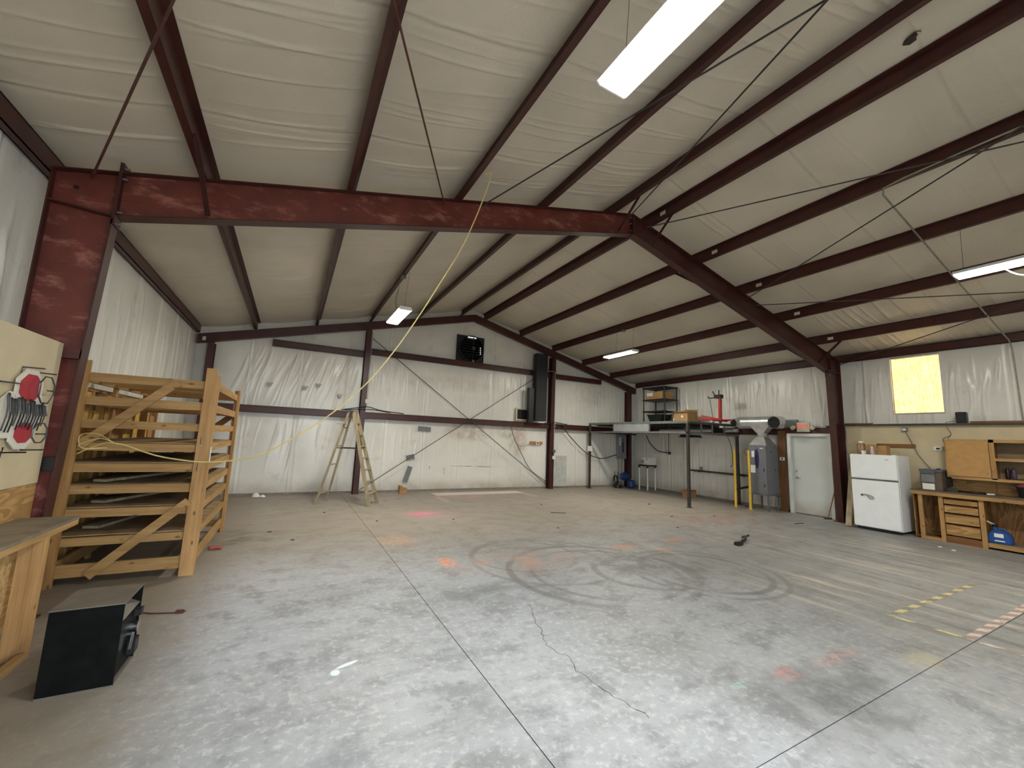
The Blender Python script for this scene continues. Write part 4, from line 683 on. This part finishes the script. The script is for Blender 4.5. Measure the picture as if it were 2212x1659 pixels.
for k in range(3): B(hr).tube([(13.70+.03*k+.16*math.cos(a_)*.35, 12.30+.16*math.cos(a_), .30+.20*math.sin(a_)) for a_ in np.linspace(0, 6.283, 26)], .012).build('hose_loop', BLK, hr, smooth=True)
us = thing('sink_stand', 'white equipment box on a small black-topped stand with white pipe legs', 'stand', (14.75, 11.6, 0))
for x, y in ((14.53, 11.84), (14.53, 11.43), (14.98, 11.46), (14.98, 11.84)): B(us).cyl((x, y, 0), (x, y, .84), .028, n=12).build('leg', WPL, us, smooth=True); B(us).cyl((x, y, .84), (x, y, .93), .036, n=12).build('corner_fitting', BLK, us)
B(us).box(14.50, 15.01, 11.40, 11.46, .90, .945).build('top_rail', BLK, us); B(us).box(14.50, 15.01, 11.81, 11.87, .90, .945).build('top_rail', BLK, us); B(us).box(14.50, 14.56, 11.46, 11.81, .90, .945).build('top_rail', BLK, us); B(us).box(14.52, 15.0, 11.42, 11.85, .945, .96).build('top', BLK, us)
eb = thing('control_box', 'white control box with a small dark logo on the pipe leg stand', 'box', (14.75, 11.5, .96)); B(eb).box(14.58, 14.95, 11.38, 11.76, .961, 1.23).build('case', WPL, eb, .015); B(eb).box(14.572, 14.579, 11.42, 11.54, 1.15, 1.18).build('logo', GST, eb); B(eb).box(14.574, 14.579, 11.66, 11.74, 1.02, 1.14).build('connector', GST, eb); B(eb).tube(curve([(14.6, 11.5, .9), (14.6, 11.52, .5), (14.6, 11.5, .22)], 6), .011).build('power_cord', BLK, eb)
b_ = B((14.6, 9.65, 0)); b_.hexa(((14.48, 9.5, 0), (14.78, 9.5, 0), (14.78, 9.8, 0), (14.48, 9.8, 0), (14.46, 9.48, .22), (14.80, 9.50, .26), (14.78, 9.82, .24), (14.46, 9.82, .22))).bar((14.5, 9.6, .22), (14.42, 9.5, .34), .12, .01); solo('brown_carton', 'battered brown carton on the floor behind the platform post', 'box', b_, BAGM)
solo('round_duct', 'long silver round duct under the platform along the side wall', 'duct', B((14.62, 9.5, 2.29)).cyl((14.66, 7.86, 2.29), (14.66, 10.9, 2.29), .06, n=18), GALV, smooth=True)
solo('wall_downpipe', 'pale grey vertical strip on the wall behind the platform', 'trim', B((15.12, 9.0, 0)).box(15.13, 15.17, 10.15, 10.23, .06, 2.1), VW)
# ------------------------------------------------------------------ air handler and its duct
ah = thing('air_handler', 'grey upright air handler cabinet on metal legs beside the yellow posts', 'air handler', (14.75, 7.15, 0))
AX0, AX1, AY0, AY1 = 14.45, 15.02, 6.88, 7.43
cs = B(ah).box(AX0, AX1, AY0, AY1, .46, 1.85).build('cabinet', AHG, ah, .012)
B(ah).box(AX0-.012, AX0-.001, AY0+.02, AY1-.02, .50, .98).build('lower_panel', AHG, ah); B(ah).box(AX0-.012, AX0-.001, AY0+.02, AY1-.02, .99, 1.83).build('upper_panel', AHG, ah)
B(ah).prism([(7.165+.055*math.cos(a_), 1.46+.28*math.sin(a_)) for a_ in np.linspace(0, 6.283, 24, endpoint=False)], 0, AX0-.022, AX0-.0125).build('blue_badge', NAVY, ah, label='long dark blue oval badge'); B(ah).box(AX0-.018, AX0-.0125, 6.98, 7.07, 1.75, 1.775).build('maker_plate', PAPER, ah)
for y0, y1, z0, z1 in ((7.24, 7.32, 1.50, 1.68), (7.22, 7.36, 1.05, 1.27)): B(ah).box(AX0-.016, AX0-.0125, y0, y1, z0, z1).build('label_sheet', PAPER, ah)
for z in (1.10, .66): B(ah).box(AX0-.018, AX0-.0125, 6.96, 6.985, z, z+.09).build('vent_slot', BLK, ah)
for x, z in ((14.62, 1.66), (14.84, 1.15)): B(ah).cyl((x, AY0-.006, z), (x, AY0-.0005, z), .022, n=10).build('knockout', BLK, ah)
for x, y in ((14.49, 6.92), (14.98, 6.92), (14.49, 7.39), (14.98, 7.39)): B(ah).box(x-.018, x+.018, y-.018, y+.018, 0, .43).build('leg', GST, ah)
B(ah).box(14.44, 15.03, 6.87, 7.44, .43, .459).build('drain_pan', GST, ah); B(ah).tube(curve([(14.52, 7.44, .62), (14.50, 7.6, .58), (14.46, 7.85, .50)], 6), .035, 10).build('insulated_pipe', BLK, ah, smooth=True); B(ah).tube(curve([(14.47, 7.4, 1.72), (14.46, 7.52, 1.72), (14.47, 7.56, 1.62), (14.5, 7.44, 1.48)], 6), .006).build('wire', BLK, ah)
dt = thing('supply_duct', 'shiny silver tee duct rising from the top of the air handler', 'duct', (14.75, 7.15, 1.86))
def frus(b_, x0, x1, y0, y1, z0, X0, X1, Y0, Y1, z1): return b_.hexa(((x0, y0, z0), (x1, y0, z0), (x1, y1, z0), (x0, y1, z0), (X0, Y0, z1), (X1, Y0, z1), (X1, Y1, z1), (X0, Y1, z1)))
frus(B(dt), 14.47, 15.0, 6.90, 7.41, 1.851, 14.62, 14.86, 7.04, 7.27, 2.10).build('lower_plenum', GALV, dt); B(dt).lathe((14.74, 7.155, 0), [(.125, 2.101), (.14, 2.12), (.13, 2.14), (.14, 2.17), (.13, 2.19), (.14, 2.215)], 18).build('collar', GALV, dt, smooth=True)
frus(B(dt), 14.62, 14.86, 7.05, 7.26, 2.216, 14.57, 14.90, 6.80, 7.48, 2.50).build('upper_plenum', GALV, dt); B(dt).cyl((14.74, 6.70, 2.53), (14.74, 7.84, 2.53), .185, n=24).build('trunk', GALV, dt, smooth=True)
B(dt).lathe((14.74, 6.64, 2.52), [(.185, .12), (.19, .04), (.18, -.04), (.14, -.10), (.06, -.13)], 24, 1).build('elbow', GALV, dt, smooth=True); B(dt).cyl((14.56, 6.67, 2.51), (14.49, 6.668, 2.51), .145, n=20).build('open_mouth', DARKIN, dt); B(dt).cyl((14.74, 6.67, 2.52), (14.47, 6.668, 2.51), .175, .17, n=24, caps=False).build('elbow_collar', GALV, dt, smooth=True)
B(dt).cyl((14.72, 7.80, 2.55), (14.52, 7.88, 2.52), .15, .13, n=20).build('elbow', GALV, dt, smooth=True); B(dt).cyl((14.6, 7.85, 2.53), (14.51, 7.885, 2.515), .11, n=16).build('open_mouth', DARKIN, dt)
solo('branch_duct', 'square grey duct running from the tee duct towards the exit sign', 'duct', B((14.95, 6.4, 2.42)).box(15.06, 15.17, 6.36, 6.75, 2.42, 2.62), GPT, bevel=.01)
for k, (x, y) in enumerate(((14.20, 7.70), (14.25, 7.29))):
    t_ = thing('bollard', 'yellow steel guard post next to the dark platform post' if k == 0 else 'yellow steel guard post in front of the air handler', 'bollard', (x, y, 0), 'yellow guard posts'); B(t_).cyl((x, y, .01), (x, y, 1.69), .034, n=16).build('pipe', YEL, t_, smooth=True); B(t_).box(x-.07, x+.07, y-.07, y+.07, 0, .01).build('base_plate', YEL, t_)
# ------------------------------------------------------------------ exit door group
d1 = bpy.data.objects.new('door_1', None); COL.objects.link(d1); d1.location = (15.15, 6.1, 0); structure(d1); d1['label'] = 'dirty white steel exit door in a white frame'
for q in ((15.03, 15.2, 5.54, 5.62, 0, 2.22), (15.03, 15.2, 6.55, 6.63, 0, 2.22), (15.03, 15.2, 5.62, 6.55, 2.14, 2.22)): B(d1).box(*q).build('door_frame', DOORP, d1)
lf = B(d1).box(15.13, 15.17, 5.622, 6.548, .02, 2.138).build('door_leaf', DOORL, d1)  # dirty leaf, toned greyer than its frame to paint in the recess shade
B(d1).cyl((15.13, 6.46, .98), (15.07, 6.46, .98), .014, n=10).bar((15.075, 6.47, .98), (15.075, 6.34, .98), .018, .018).build('handle', CHR, lf); B(d1).cyl((15.13, 6.46, .98), (15.12, 6.46, .98), .035, n=14).build('handle_rose', CHR, lf); B(d1).cyl((15.13, 6.46, 1.16), (15.10, 6.46, 1.16), .028, n=14).build('deadbolt', CHR, lf)
bd = B((15.15, 6.78, 0)).box(15.03, 15.045, 6.68, 6.88, 0, 2.30); solo('brown_plank', 'upright brown plank beside the exit door frame', 'board', bd, DKZ)
th = thing('thermostat', 'white thermostat on the brown plank beside the exit door', 'thermostat', (15.07, 6.78, 1.45)); B(th).box(15.005, 15.029, 6.71, 6.84, 1.44, 1.53).build('case', WPL, th, .004); B(th).box(15.002, 15.0048, 6.75, 6.80, 1.47, 1.505).build('display', BLK, th)
ex = thing('exit_sign', 'pale exit sign with two lamp heads above the white door', 'exit sign', (15.0, 6.16, 2.26)); B(ex).box(14.98, 15.04, 6.0, 6.33, 2.265, 2.53).build('case', LBL, ex, .008)
text(ex.location, 'lettering', 'EXIT', .15, (14.977, 6.165, 2.41), (math.radians(90), 0, math.radians(-90)), EXITR, ex)
for y, s_ in ((6.41, 1), (5.93, -1)): B(ex).bar((15.0, y, 2.39), (14.92, y+s_*.02, 2.37), .10, .10, (0, .5, 1)).build('lamp_head', LBL, ex, .01); B(ex).cyl((15.02, 6.165+s_*.165, 2.42), (15.0, y, 2.41), .018, n=8).build('lamp_arm', LBL, ex)
solo('blue_rag', 'dark blue item resting on the girt beside the red column', 'rag', B((15.0, 5.6, 2.381)).box(14.98, 15.1, 5.45, 5.62, 2.382, 2.43), NAVY, bevel=.015)
hoe = thing('hoe', 'long handled hoe leaning against the door frame beside the red column', 'hoe', (14.85, 5.6, 0)); B(hoe).cyl((14.89, 5.65, .03), (15.06, 5.44, 1.07), .013, n=8).build('handle', mat('reddish_handle', (136, 92, 74), .6), hoe); B(hoe).bar((14.82, 5.70, .012), (14.94, 5.60, .012), .05, .02).build('blade', DST, hoe)
solo('leaning_plank', 'pale plank leaning between the red column and the fridge', 'board', B((14.2, 4.95, 0)).bar((14.30, 4.965, .012), (14.98, 5.06, 1.62), .12, .022, (1, 0, 0)), LADW)
# ------------------------------------------------------------------ lined wall on the right, ledge and its things
rp = thing('lined_wall_panel', 'beige painted wall lining behind the white fridge and work bench', 'wall panel', (15.05, 1.5, 0)); B(rp).box(15.03, 15.05, FRONT+.05, 5.18, 0, 2.42).build('painted_board', BEIGE, rp)
for y in (-2, -.5, 1, 2.5, 4, 5.12): B(rp).box(15.051, 15.16, y, y+.04, 0, 2.42).build('stud', WZ, rp)
solo('ledge', 'long dark shelf ledge on top of the beige wall lining', 'ledge', B((15.1, 1.5, 2.421)).box(14.93, 15.18, FRONT+.05, 5.2, 2.421, 2.46), DST)
solo('loose_plank', 'short brown plank lying on the ledge near the red column', 'board', B((14.98, 4.95, 2.461)).box(14.9, 15.0, 4.6, 5.16, 2.461, 2.485), DKY)
solo('loose_plank', 'long brown plank lying on the ledge above the wall cabinet', 'board', B((15.0, 2.3, 2.461)).box(14.95, 15.05, 2.2, 2.95, 2.461, 2.50), DKY)
sp = thing('speaker', 'small black speaker on the ledge above the wall cabinet', 'speaker', (15.03, 3.08, 2.461)); B(sp).box(14.96, 15.09, 3.0, 3.16, 2.461, 2.70).build('case', BLK, sp, .008); B(sp).box(14.953, 14.9598, 3.015, 3.145, 2.475, 2.685).build('grille', BLKM, sp)
solo('speaker_cable', 'thin cable from the speaker looping down the beige wall', 'cable', B((15.0, 3.3, 2.0)).tube(curve([(15.0, 3.2, 2.50), (14.93, 3.30, 2.475), (14.91, 3.30, 2.40), (15.02, 3.27, 2.22), (15.015, 3.40, 2.12), (15.015, 3.36, 2.0), (15.015, 3.325, 2.06), (15.015, 3.31, 2.15), (15.015, 3.27, 2.20)], 8), .006), GCORD)
solo('wall_strap', 'dark brown wooden strip fixed to the beige wall above the fridge', 'board', B((15.02, 4.15, 1.87)).box(15.005, 15.029, 3.86, 4.57, 1.90, 1.99), DKY)
ol = thing('wall_outlet', 'white corner outlet on the beige wall above the wood strip', 'outlet', (15.0, 4.02, 2.3)); B(ol).box(14.99, 15.029, 3.97, 4.06, 2.28, 2.37).build('box', GST, ol); B(ol).box(14.94, 14.989, 3.985, 4.04, 2.30, 2.35).build('plug', WPL, ol)
solo('outlet_cord', 'grey cord running down the beige wall to the counter appliance', 'cord', B((15.0, 3.7, 1.5)).tube(curve([(14.95, 4.0, 2.30), (15.0, 3.94, 2.1), (15.0, 3.86, 1.86), (14.99, 3.80, 1.72), (14.98, 3.66, 1.5), (14.95, 3.6, 1.4)], 8), .007), GCORD)
ol = thing('wall_outlet', 'white double outlet on the beige wall beside the wall cabinet', 'outlet', (15.0, 3.49, 1.86)); B(ol).box(14.995, 15.029, 3.42, 3.56, 1.865, 1.95).build('plate', WPL, ol, .003); B(ol).box(14.99, 14.9949, 3.46, 3.52, 1.89, 1.925).build('socket', BLK, ol)
# fridge
fg = thing('fridge', 'white top-freezer fridge standing against the beige wall', 'fridge', (14.6, 4.39, 0))
FX, FY0, FY1 = 14.23, 3.965, 4.815
B(fg).box(FX+.075, 14.93, FY0, FY1, .06, 1.712).build('cabinet', WHT, fg, .006); f1 = B(fg).box(FX, FX+.07, FY0, FY1, 1.165, 1.716).build('freezer_door', WHT, fg, .012); f2 = B(fg).box(FX, FX+.07, FY0, FY1, .075, 1.125).build('fridge_door', WHT, fg, .012)
B(fg).box(FX+.03, FX+.074, FY0+.01, FY1-.01, 1.128, 1.162).build('door_gap_trim', GST, fg); B(fg).box(FX+.06, FX+.10, FY0+.03, FY1-.03, .012, .06).build('toe_grille', BLK, fg)
for y in (FY0+.06, FY1-.08): B(fg).cyl((FX+.10, y, .024), (FX+.10, y+.03, .024), .024, n=12).build('roller', WPL, fg); B(fg).cyl((14.85, y, .03), (14.85, y+.03, .03), .03, n=12).build('roller', BLK, fg)
B(fg).box(FX+.02, FX+.075, FY0+.0, FY0+.07, 1.717, 1.727).build('hinge_cover', WHT, fg)
text(fg.location, 'maker_name', 'frost', .03, (FX-.001, 4.13, 1.612), (math.radians(90), 0, math.radians(-90)), GST, f1, .001) if False else B(fg).box(FX-.002, FX-.0002, 4.096, 4.16, 1.607, 1.617).build('maker_plate', GST, f1)
B(fg).tube(curve([(FX-.02, 4.62, .78), (FX-.025, 4.56, .80), (FX-.025, 4.50, .79), (FX-.025, 4.43, .77), (FX-.02, 4.41, .73), (FX-.02, 4.46, .715), (FX-.012, 4.52, .76)], 6), .010, 8).build('hanging_handle', LADW, fg); B(fg).cyl((FX-.03, 4.62, .785), (FX-.0, 4.62, .785), .022, n=10).build('handle_mount', DST, fg)
# on top of the fridge
def bottle(name, label, x, y, z, prof, m_, capm):
    t_ = thing(name, label, name.split('_')[-1], (x, y, z)); B(t_).lathe((x, y, z), prof[:-1], 14).build('body', m_, t_, smooth=True); r_, h_ = prof[-1]; B(t_).cyl((x, y, prof[-2][1]+z+.0005), (x, y, h_+z), r_, n=12).build('lid', capm, t_); return t_
GLJ = mat('brown_jar', (150, 118, 80), .3, var=.2); t_ = bottle('glass_jar', 'tall tan jar with crumpled paper inside on top of the fridge', 14.62, 4.725, 1.714, [(.07, 0), (.085, .01), (.085, .24), (.06, .27), (.05, .31)], GLJ, PAPER)
bottle('paint_can', 'tan can behind the white mug on top of the fridge', 14.66, 4.545, 1.714, [(.075, 0), (.08, .01), (.08, .22), (.07, .235), (.06, .24)], CARD, DKX)
mg = thing('mug', 'white mug on top of the fridge', 'mug', (14.45, 4.62, 1.714)); B(mg).lathe((14.45, 4.62, 1.714), [(.03, 0), (.04, .002), (.05, .09), (.044, .09), (.036, .01)], 16).build('cup', WPL, mg, smooth=True); B(mg).tube(curve([(14.45, 4.575, 1.785), (14.45, 4.545, 1.775), (14.45, 4.545, 1.745), (14.45, 4.578, 1.735)], 5), .006).build('handle', PIPER, mg)
bottle('spice_bottle', 'small pale bottle with a purple label on top of the fridge', 14.5, 4.475, 1.714, [(.033, 0), (.038, .005), (.038, .12), (.022, .15), (.02, .19)], mat('pale_lilac', (190, 176, 186), .4), WPL)
carton('wooden_crate_box', 'brown cardboard box at the back of the fridge top', 14.70, 14.90, 4.28, 4.44, 1.714, 1.93)
# ------------------------------------------------------------------ right work bench
rbn = thing('work_bench', 'long wooden work bench with drawers along the beige wall', 'work bench', (14.75, 2.0, 0)); BY0, BY1 = .2, 3.83
B(rbn).box(14.42, 15.028, BY0, BY1, .985, 1.02).build('worktop', mat('dark_worktop', (92, 76, 60), .6, var=.2), rbn); B(rbn).box(14.40, 14.44, BY0, BY1, .915, .984).build('front_rail', WY, rbn); B(rbn).box(14.41, 14.43, BY0, 3.0, .915-.0, .916).build('edge_strip', WY, rbn)
B(rbn).box(14.95, 14.99, BY0, BY1, .1, .984).build('back_panel', PLYZ, rbn); B(rbn).box(14.48, 14.95, BY1-.03, BY1-.01, .0, .914).build('end_panel', PLYZ, rbn)
for y in (3.66, 3.345, 2.775): B(rbn).box(14.45, 14.488, y, y+.07, .0, .914).build('post', WZ, rbn)
B(rbn).box(14.50, 14.90, 3.37, 3.39, .05, .914).build('divider', PLYZ, rbn); B(rbn).box(14.50, 14.94, 2.79, 2.81, .05, .914).build('divider', PLYZ, rbn); B(rbn).box(14.49, 14.94, 3.345, BY1-.04, .03, .06).build('bottom_shelf', DKY, rbn); B(rbn).box(14.46, 14.5, 3.40, 3.66, .0, .06).build('toe_board', WY, rbn); B(rbn).box(14.47, 14.95, BY0, 2.77, .09, .12).build('bottom_shelf', DUST, rbn); B(rbn).box(14.45, 14.469, BY0, 2.77, .04, .12).build('toe_board', WY, rbn); B(rbn).box(14.46, 14.49, 2.85, 3.34, .0, .13).build('toe_board', DKY, rbn)
for z0, z1 in ((.775, .875), (.605, .745), (.395, .575), (.16, .365)):
    w_ = B(rbn).box(14.462, 14.482, 2.86, 3.335, z0, z1).build('drawer', PLY if z0 != .395 else WY, rbn); B(rbn).bar((14.461, 2.86, z1-.006), (14.461, 3.335, z1-.006), .012, .012).build('drawer_lip', DKY, w_)
B(rbn).box(14.48, 14.90, 2.85, 3.34, .90, .914).build('drawer_rail', WY, rbn)
# splash board and upper cabinet
sb = thing('splash_board', 'knotty plywood backboard above the work bench', 'board', (14.98, 2.0, 1.02)); B(sb).box(15.005, 15.028, 2.70, 3.83, 1.021, 1.31).build('panel', PLY, sb); B(sb).box(15.005, 15.028, BY0, 2.69, 1.021, 1.31).build('panel', PLY, sb)
uc = thing('wall_cabinet', 'plywood wall cabinet with one door and open shelves above the work bench', 'cabinet', (14.85, 2.0, 1.3)); UX = 14.70
B(uc).box(UX, 15.028, 3.28, 3.30, 1.32, 2.11).build('side', PLYZ, uc); B(uc).box(UX, 15.028, BY0, 3.28, 2.09, 2.11).build('top', PLY, uc); B(uc).box(UX, 15.028, BY0, 3.28, 1.32, 1.34).build('bottom', PLY, uc); B(uc).box(15.015, 15.028, BY0, 3.28, 1.34, 2.09).build('back', mat('shaded_back_board', (126, 108, 82), .7), uc); B(uc).box(UX+.03, 15.014, 2.63, 2.65, 1.34, 2.09).build('divider', PLYZ, uc); B(uc).box(UX+.03, 15.014, BY0, 2.62, 1.70, 1.72).build('shelf', PLY, uc)  # back board coloured darker to paint in the shade of the open shelves
for q in ((3.235, 3.30, 1.32, 2.11), (2.60, 2.67, 1.32, 2.11)): B(uc).box(UX-.02, UX-.0005, *q).build('face_frame', WZ, uc)
for q in ((BY0, 3.235, 2.05, 2.11), (BY0, 3.235, 1.29, 1.345), (BY0, 2.60, 1.69, 1.745)): B(uc).box(UX-.02, UX-.0005, *q).build('face_frame', WY, uc)
cdr = B(uc).box(UX-.038, UX-.0205, 2.675, 3.275, 1.35, 2.055).build('door', mat('strand_door', (178, 136, 82), .6, var=.08, scale=9), uc); B(uc).cyl((UX-.06, 2.72, 1.44), (UX-.038, 2.72, 1.44), .016, n=10).build('knob', WZ, cdr); B(uc).box(UX-.05, UX-.0205, 2.62, 2.65, 1.51, 1.56).build('turn_button', WZ, uc)
for y, r_, c_, nm in ((2.50, .035, BLK, 'black spray can standing in the open shelf'), (2.42, .03, mat('violet_can', (80, 64, 92), .4), 'purple spray can standing in the open shelf')):
    bottle('spray_can', nm, 14.88, y, 1.3405, [(r_*.8, 0), (r_, .01), (r_, .17), (r_*.5, .2), (r_*.5, .22)], c_, BLK)
solo('dark_wallet', 'flat black pouch on the open shelf of the wall cabinet', 'pouch', B((14.8, 2.33, 1.341)).box(14.75, 14.88, 2.27, 2.38, 1.3405, 1.362), BLK, bevel=.006)
im = thing('counter_appliance', 'grey and brown counter appliance with a white tray on the work bench', 'appliance', (14.7, 3.53, 1.021)); B(im).box(14.52, 14.90, 3.34, 3.68, 1.021, 1.40).build('case', mat('brown_case', (92, 80, 68), .5), im, .006); B(im).box(14.49, 14.519, 3.44, 3.67, 1.36, 1.46).build('top_front', mat('slate_plastic', (84, 88, 98), .5), im); B(im).box(14.51, 14.92, 3.33, 3.69, 1.401, 1.455).build('lid', mat('slate_plastic', (84, 88, 98), .5), im, .006); B(im).box(14.505, 14.519, 3.45, 3.66, 1.18, 1.35).build('window', mat('grey_window', (120, 122, 124), .25), im); B(im).box(14.50, 14.519, 3.46, 3.65, 1.03, 1.155).build('white_tray', WPL, im); B(im).cyl((14.66, 3.42, 1.456), (14.66, 3.42, 1.48), .03, n=12).build('knob', NAVY, im); B(im).bar((14.80, 3.339, 1.2), (14.80, 3.27, 1.2), .12, .2).build('side_motor', BLK, im, .02)
solo('black_tool', 'black cordless tool lying on the work bench beside the grey appliance', 'tool', B((14.66, 3.25, 1.021)).bar((14.66, 3.16, 1.055), (14.62, 3.31, 1.05), .06, .065).bar((14.66, 3.16, 1.04), (14.76, 3.14, 1.04), .035, .035), BLK, bevel=.01)
solo('rubber_mallet', 'long dark tool lying flat on the work bench', 'tool', B((14.75, 3.0, 1.021)).bar((14.72, 2.86, 1.034), (14.82, 3.14, 1.034), .03, .026).bar((14.70, 2.80, 1.04), (14.73, 2.88, 1.04), .055, .036), BLK, bevel=.004)
solo('crumpled_wrapper', 'crumpled white plastic wrapper on the work bench', 'wrapper', B((14.74, 2.73, 1.021)).hexa(((14.70, 2.68, 1.021), (14.78, 2.67, 1.021), (14.80, 2.78, 1.021), (14.70, 2.78, 1.021), (14.72, 2.70, 1.04), (14.76, 2.69, 1.05), (14.78, 2.76, 1.035), (14.72, 2.76, 1.045))), WPL)
pot = thing('dark_bucket', 'dark red lidded bucket with a spout at the end of the work bench', 'bucket', (14.75, 2.28, 1.021)); B(pot).lathe((14.75, 2.28, 1.021), [(.08, 0), (.09, .005), (.115, .19), (.12, .2)], 18).build('body', BLK, pot, smooth=True); B(pot).lathe((14.75, 2.28, 1.2215), [(.12, 0), (.115, .03), (.07, .075), (.02, .09)], 18).build('lid', mat('maroon_lid', (96, 34, 36), .4), pot, smooth=True); B(pot).bar((14.74, 2.39, 1.20), (14.72, 2.47, 1.215), .05, .03).build('spout', BLK, pot)
jg = thing('blue_jug', 'blue plastic jug with a white label and tilted spout on the bench bottom shelf', 'jug', (14.6, 2.63, .1205))
B(jg).prism([(2.48, .1205), (2.79, .1205), (2.785, .27), (2.75, .34), (2.70, .36), (2.60, .36), (2.52, .33), (2.485, .26)], 0, 14.535, 14.725).build('body', BLUE, jg, .02, True)
B(jg).cyl((14.63, 2.70, .352), (14.63, 2.70, .42), .035, n=14).build('neck', BLUE, jg); B(jg).cyl((14.63, 2.70, .42), (14.63, 2.70, .47), .038, n=14).build('cap', BLK, jg); B(jg).cyl((14.63, 2.71, .46), (14.60, 2.82, .53), .022, .014, n=10).build('spout', BEIGE, jg); B(jg).tube(curve([(14.63, 2.66, .355), (14.63, 2.62, .40), (14.63, 2.57, .39), (14.63, 2.56, .33)], 6), .013, 8).build('handle', BLUE, jg)
B(jg).bar((14.532, 2.58, .275), (14.532, 2.70, .275), .004, .07).build('label', PAPER, jg); B(jg).bar((14.532, 2.57, .175), (14.532, 2.70, .175), .004, .022).build('label', PAPER, jg)
# ------------------------------------------------------------------ floor things and tapes
ex_ = thing('drill', 'black cordless tool lying alone on the concrete floor', 'tool', (10.0, 4.85, 0)); B(ex_).bar((9.76, 4.76, .03), (10.15, 4.90, .035), .05, .055).build('body', BLK, ex_, .015); B(ex_).bar((10.14, 4.895, .035), (10.33, 5.0, .05), .035, .04).build('neck', BLK, ex_, .012); B(ex_).tube(curve([(10.32, 4.95, .09), (10.42, 5.0, .06), (10.36, 5.08, .03), (10.27, 5.03, .03)], 6), .014, 8).build('hook', BLK, ex_); B(ex_).box(9.64, 9.78, 4.70, 4.80, .0, .06).build('battery', BLKM, ex_, .01)
def tape(a, b, w_, m_, lab): solo('floor_tape', lab, 'floor tape', B(a).bar((*a[:2], .0008), (*b[:2], .0008), w_, .0014), m_, 'striped tapes on the floor')
tape((8.33, 2.155, 0), (10.95, 2.14, 0), .06, HZY, 'worn yellow striped floor tape running towards the fridge side'); tape((8.335, 2.11, 0), (8.35, 1.62, 0), .05, HZY, 'short worn yellow striped floor tape meeting the longer one at a corner'); tape((8.34, 1.575, 0), (12.4, 1.57, 0), .075, HZR, 'worn red and white striped floor tape along the floor joint'); tape((8.36, 1.50, 0), (8.42, .6, 0), .06, HZR, 'short red and white striped floor tape crossing the floor joint')
for a, b, nm in (((8.17, 8.54, 0), (8.47, 8.33, 0), 'in the middle of the floor'), ((13.2, 5.58, 0), (13.5, 5.55, 0), 'in front of the exit door')):
    solo('floor_scrap', f'thin dark strip of scrap lying {nm}', 'scrap', B(a).bar((*a[:2], .006), (*b[:2], .006), .03, .012), DST)
for x, y, nm in ((13.62, 3.22, 'larger'), (13.5, 3.0, 'smaller')): solo('plaster_crumb', f'{nm} white crumb on the floor in front of the work bench', 'crumb', B((x, y, 0)).lathe((x, y, 0), [(.01, 0), (.035, .004), (.02, .018), (.004, .02)], 7), WPL, 'white crumbs by the bench')
solo('foam_scrap', 'white crumpled scrap on the floor at the foot of the end wall near the rack', 'scrap', B((1.9, 12.55, 0)).lathe((1.75, 12.55, 0), [(.03, 0), (.10, .01), (.07, .08), (.02, .11)], 9).lathe((1.9, 12.5, 0), [(.03, 0), (.08, .01), (.05, .05), (.01, .07)], 8), WPL)

wl = thing('work_light', 'dark flood light clamped under the platform corner above the yellow posts', 'light', (14.45, 8.35, 2.2)); B(wl).hexa(((14.36, 8.22, 2.20), (14.56, 8.22, 2.18), (14.56, 8.50, 2.18), (14.36, 8.50, 2.20), (14.38, 8.20, 2.36), (14.58, 8.20, 2.34), (14.58, 8.52, 2.34), (14.38, 8.52, 2.36))).build('head', BLK, wl, .015); B(wl).bar((14.46, 8.36, 2.345), (14.46, 8.36, 2.464), .02, .02, (1, 0, 0)).build('bracket', BLK, wl); B(wl).tube(curve([(14.5, 8.22, 2.25), (14.52, 8.12, 2.1), (14.55, 8.0, 1.7), (14.53, 7.98, 1.3), (14.5, 8.0, 1.16), (14.5, 8.04, 1.2)], 6), .008).build('power_cord', BLK, wl)
solo('bottle_cap', 'small violet plastic lid on the floor behind the yellow posts', 'lid', B((14.75, 7.72, 0)).lathe((14.75, 7.72, 0), [(.05, 0), (.055, .005), (.05, .03), (.03, .034)], 12), mat('violet_lid', (96, 86, 150), .5))
rn = random.Random(5)
for k, (x, y, w_) in enumerate(((3.2, 9.9, .05), (11.86, 8.81, .06), (11.95, 8.9, .05), (10.9, 7.2, .07), (9.9, 6.2, .05), (12.1, 6.9, .05), (7.3, 7.0, .03), (5.6, 8.4, .04), (4.1, 8.7, .04), (8.6, 9.6, .04), (2.6, 7.6, .05), (2.2, 8.3, .06))):
    a_ = rn.uniform(0, 3.1); solo('dirt_chip', 'tiny dark chip of dirt lying on the concrete floor', 'debris', B((x, y, 0)).bar((x, y, .005), (x+w_*math.cos(a_), y+w_*math.sin(a_), .005), .03, .01), DST, 'dirt chips on the floor')
tr_ = thing('ceiling_tear', 'dark ragged tear in the roof insulation near the ridge', 'tear', (7.80, 1.38, 6.14)); 
B(tr_).prism([(7.74, 1.34), (7.77, 1.30), (7.80, 1.35), (7.85, 1.36), (7.86, 1.42), (7.81, 1.46), (7.77, 1.43), (7.75, 1.39)], 2, 6.145, 6.158).build('hole', mat('torn_backing', (62, 52, 44), .9, var=.4, scale=30), tr_); B(tr_).add([(7.74, 1.34, 6.157), (7.80, 1.35, 6.157), (7.78, 1.30, 6.12), (7.75, 1.29, 6.125)], [(0, 1, 2, 3)]).build('flap', VC, tr_)
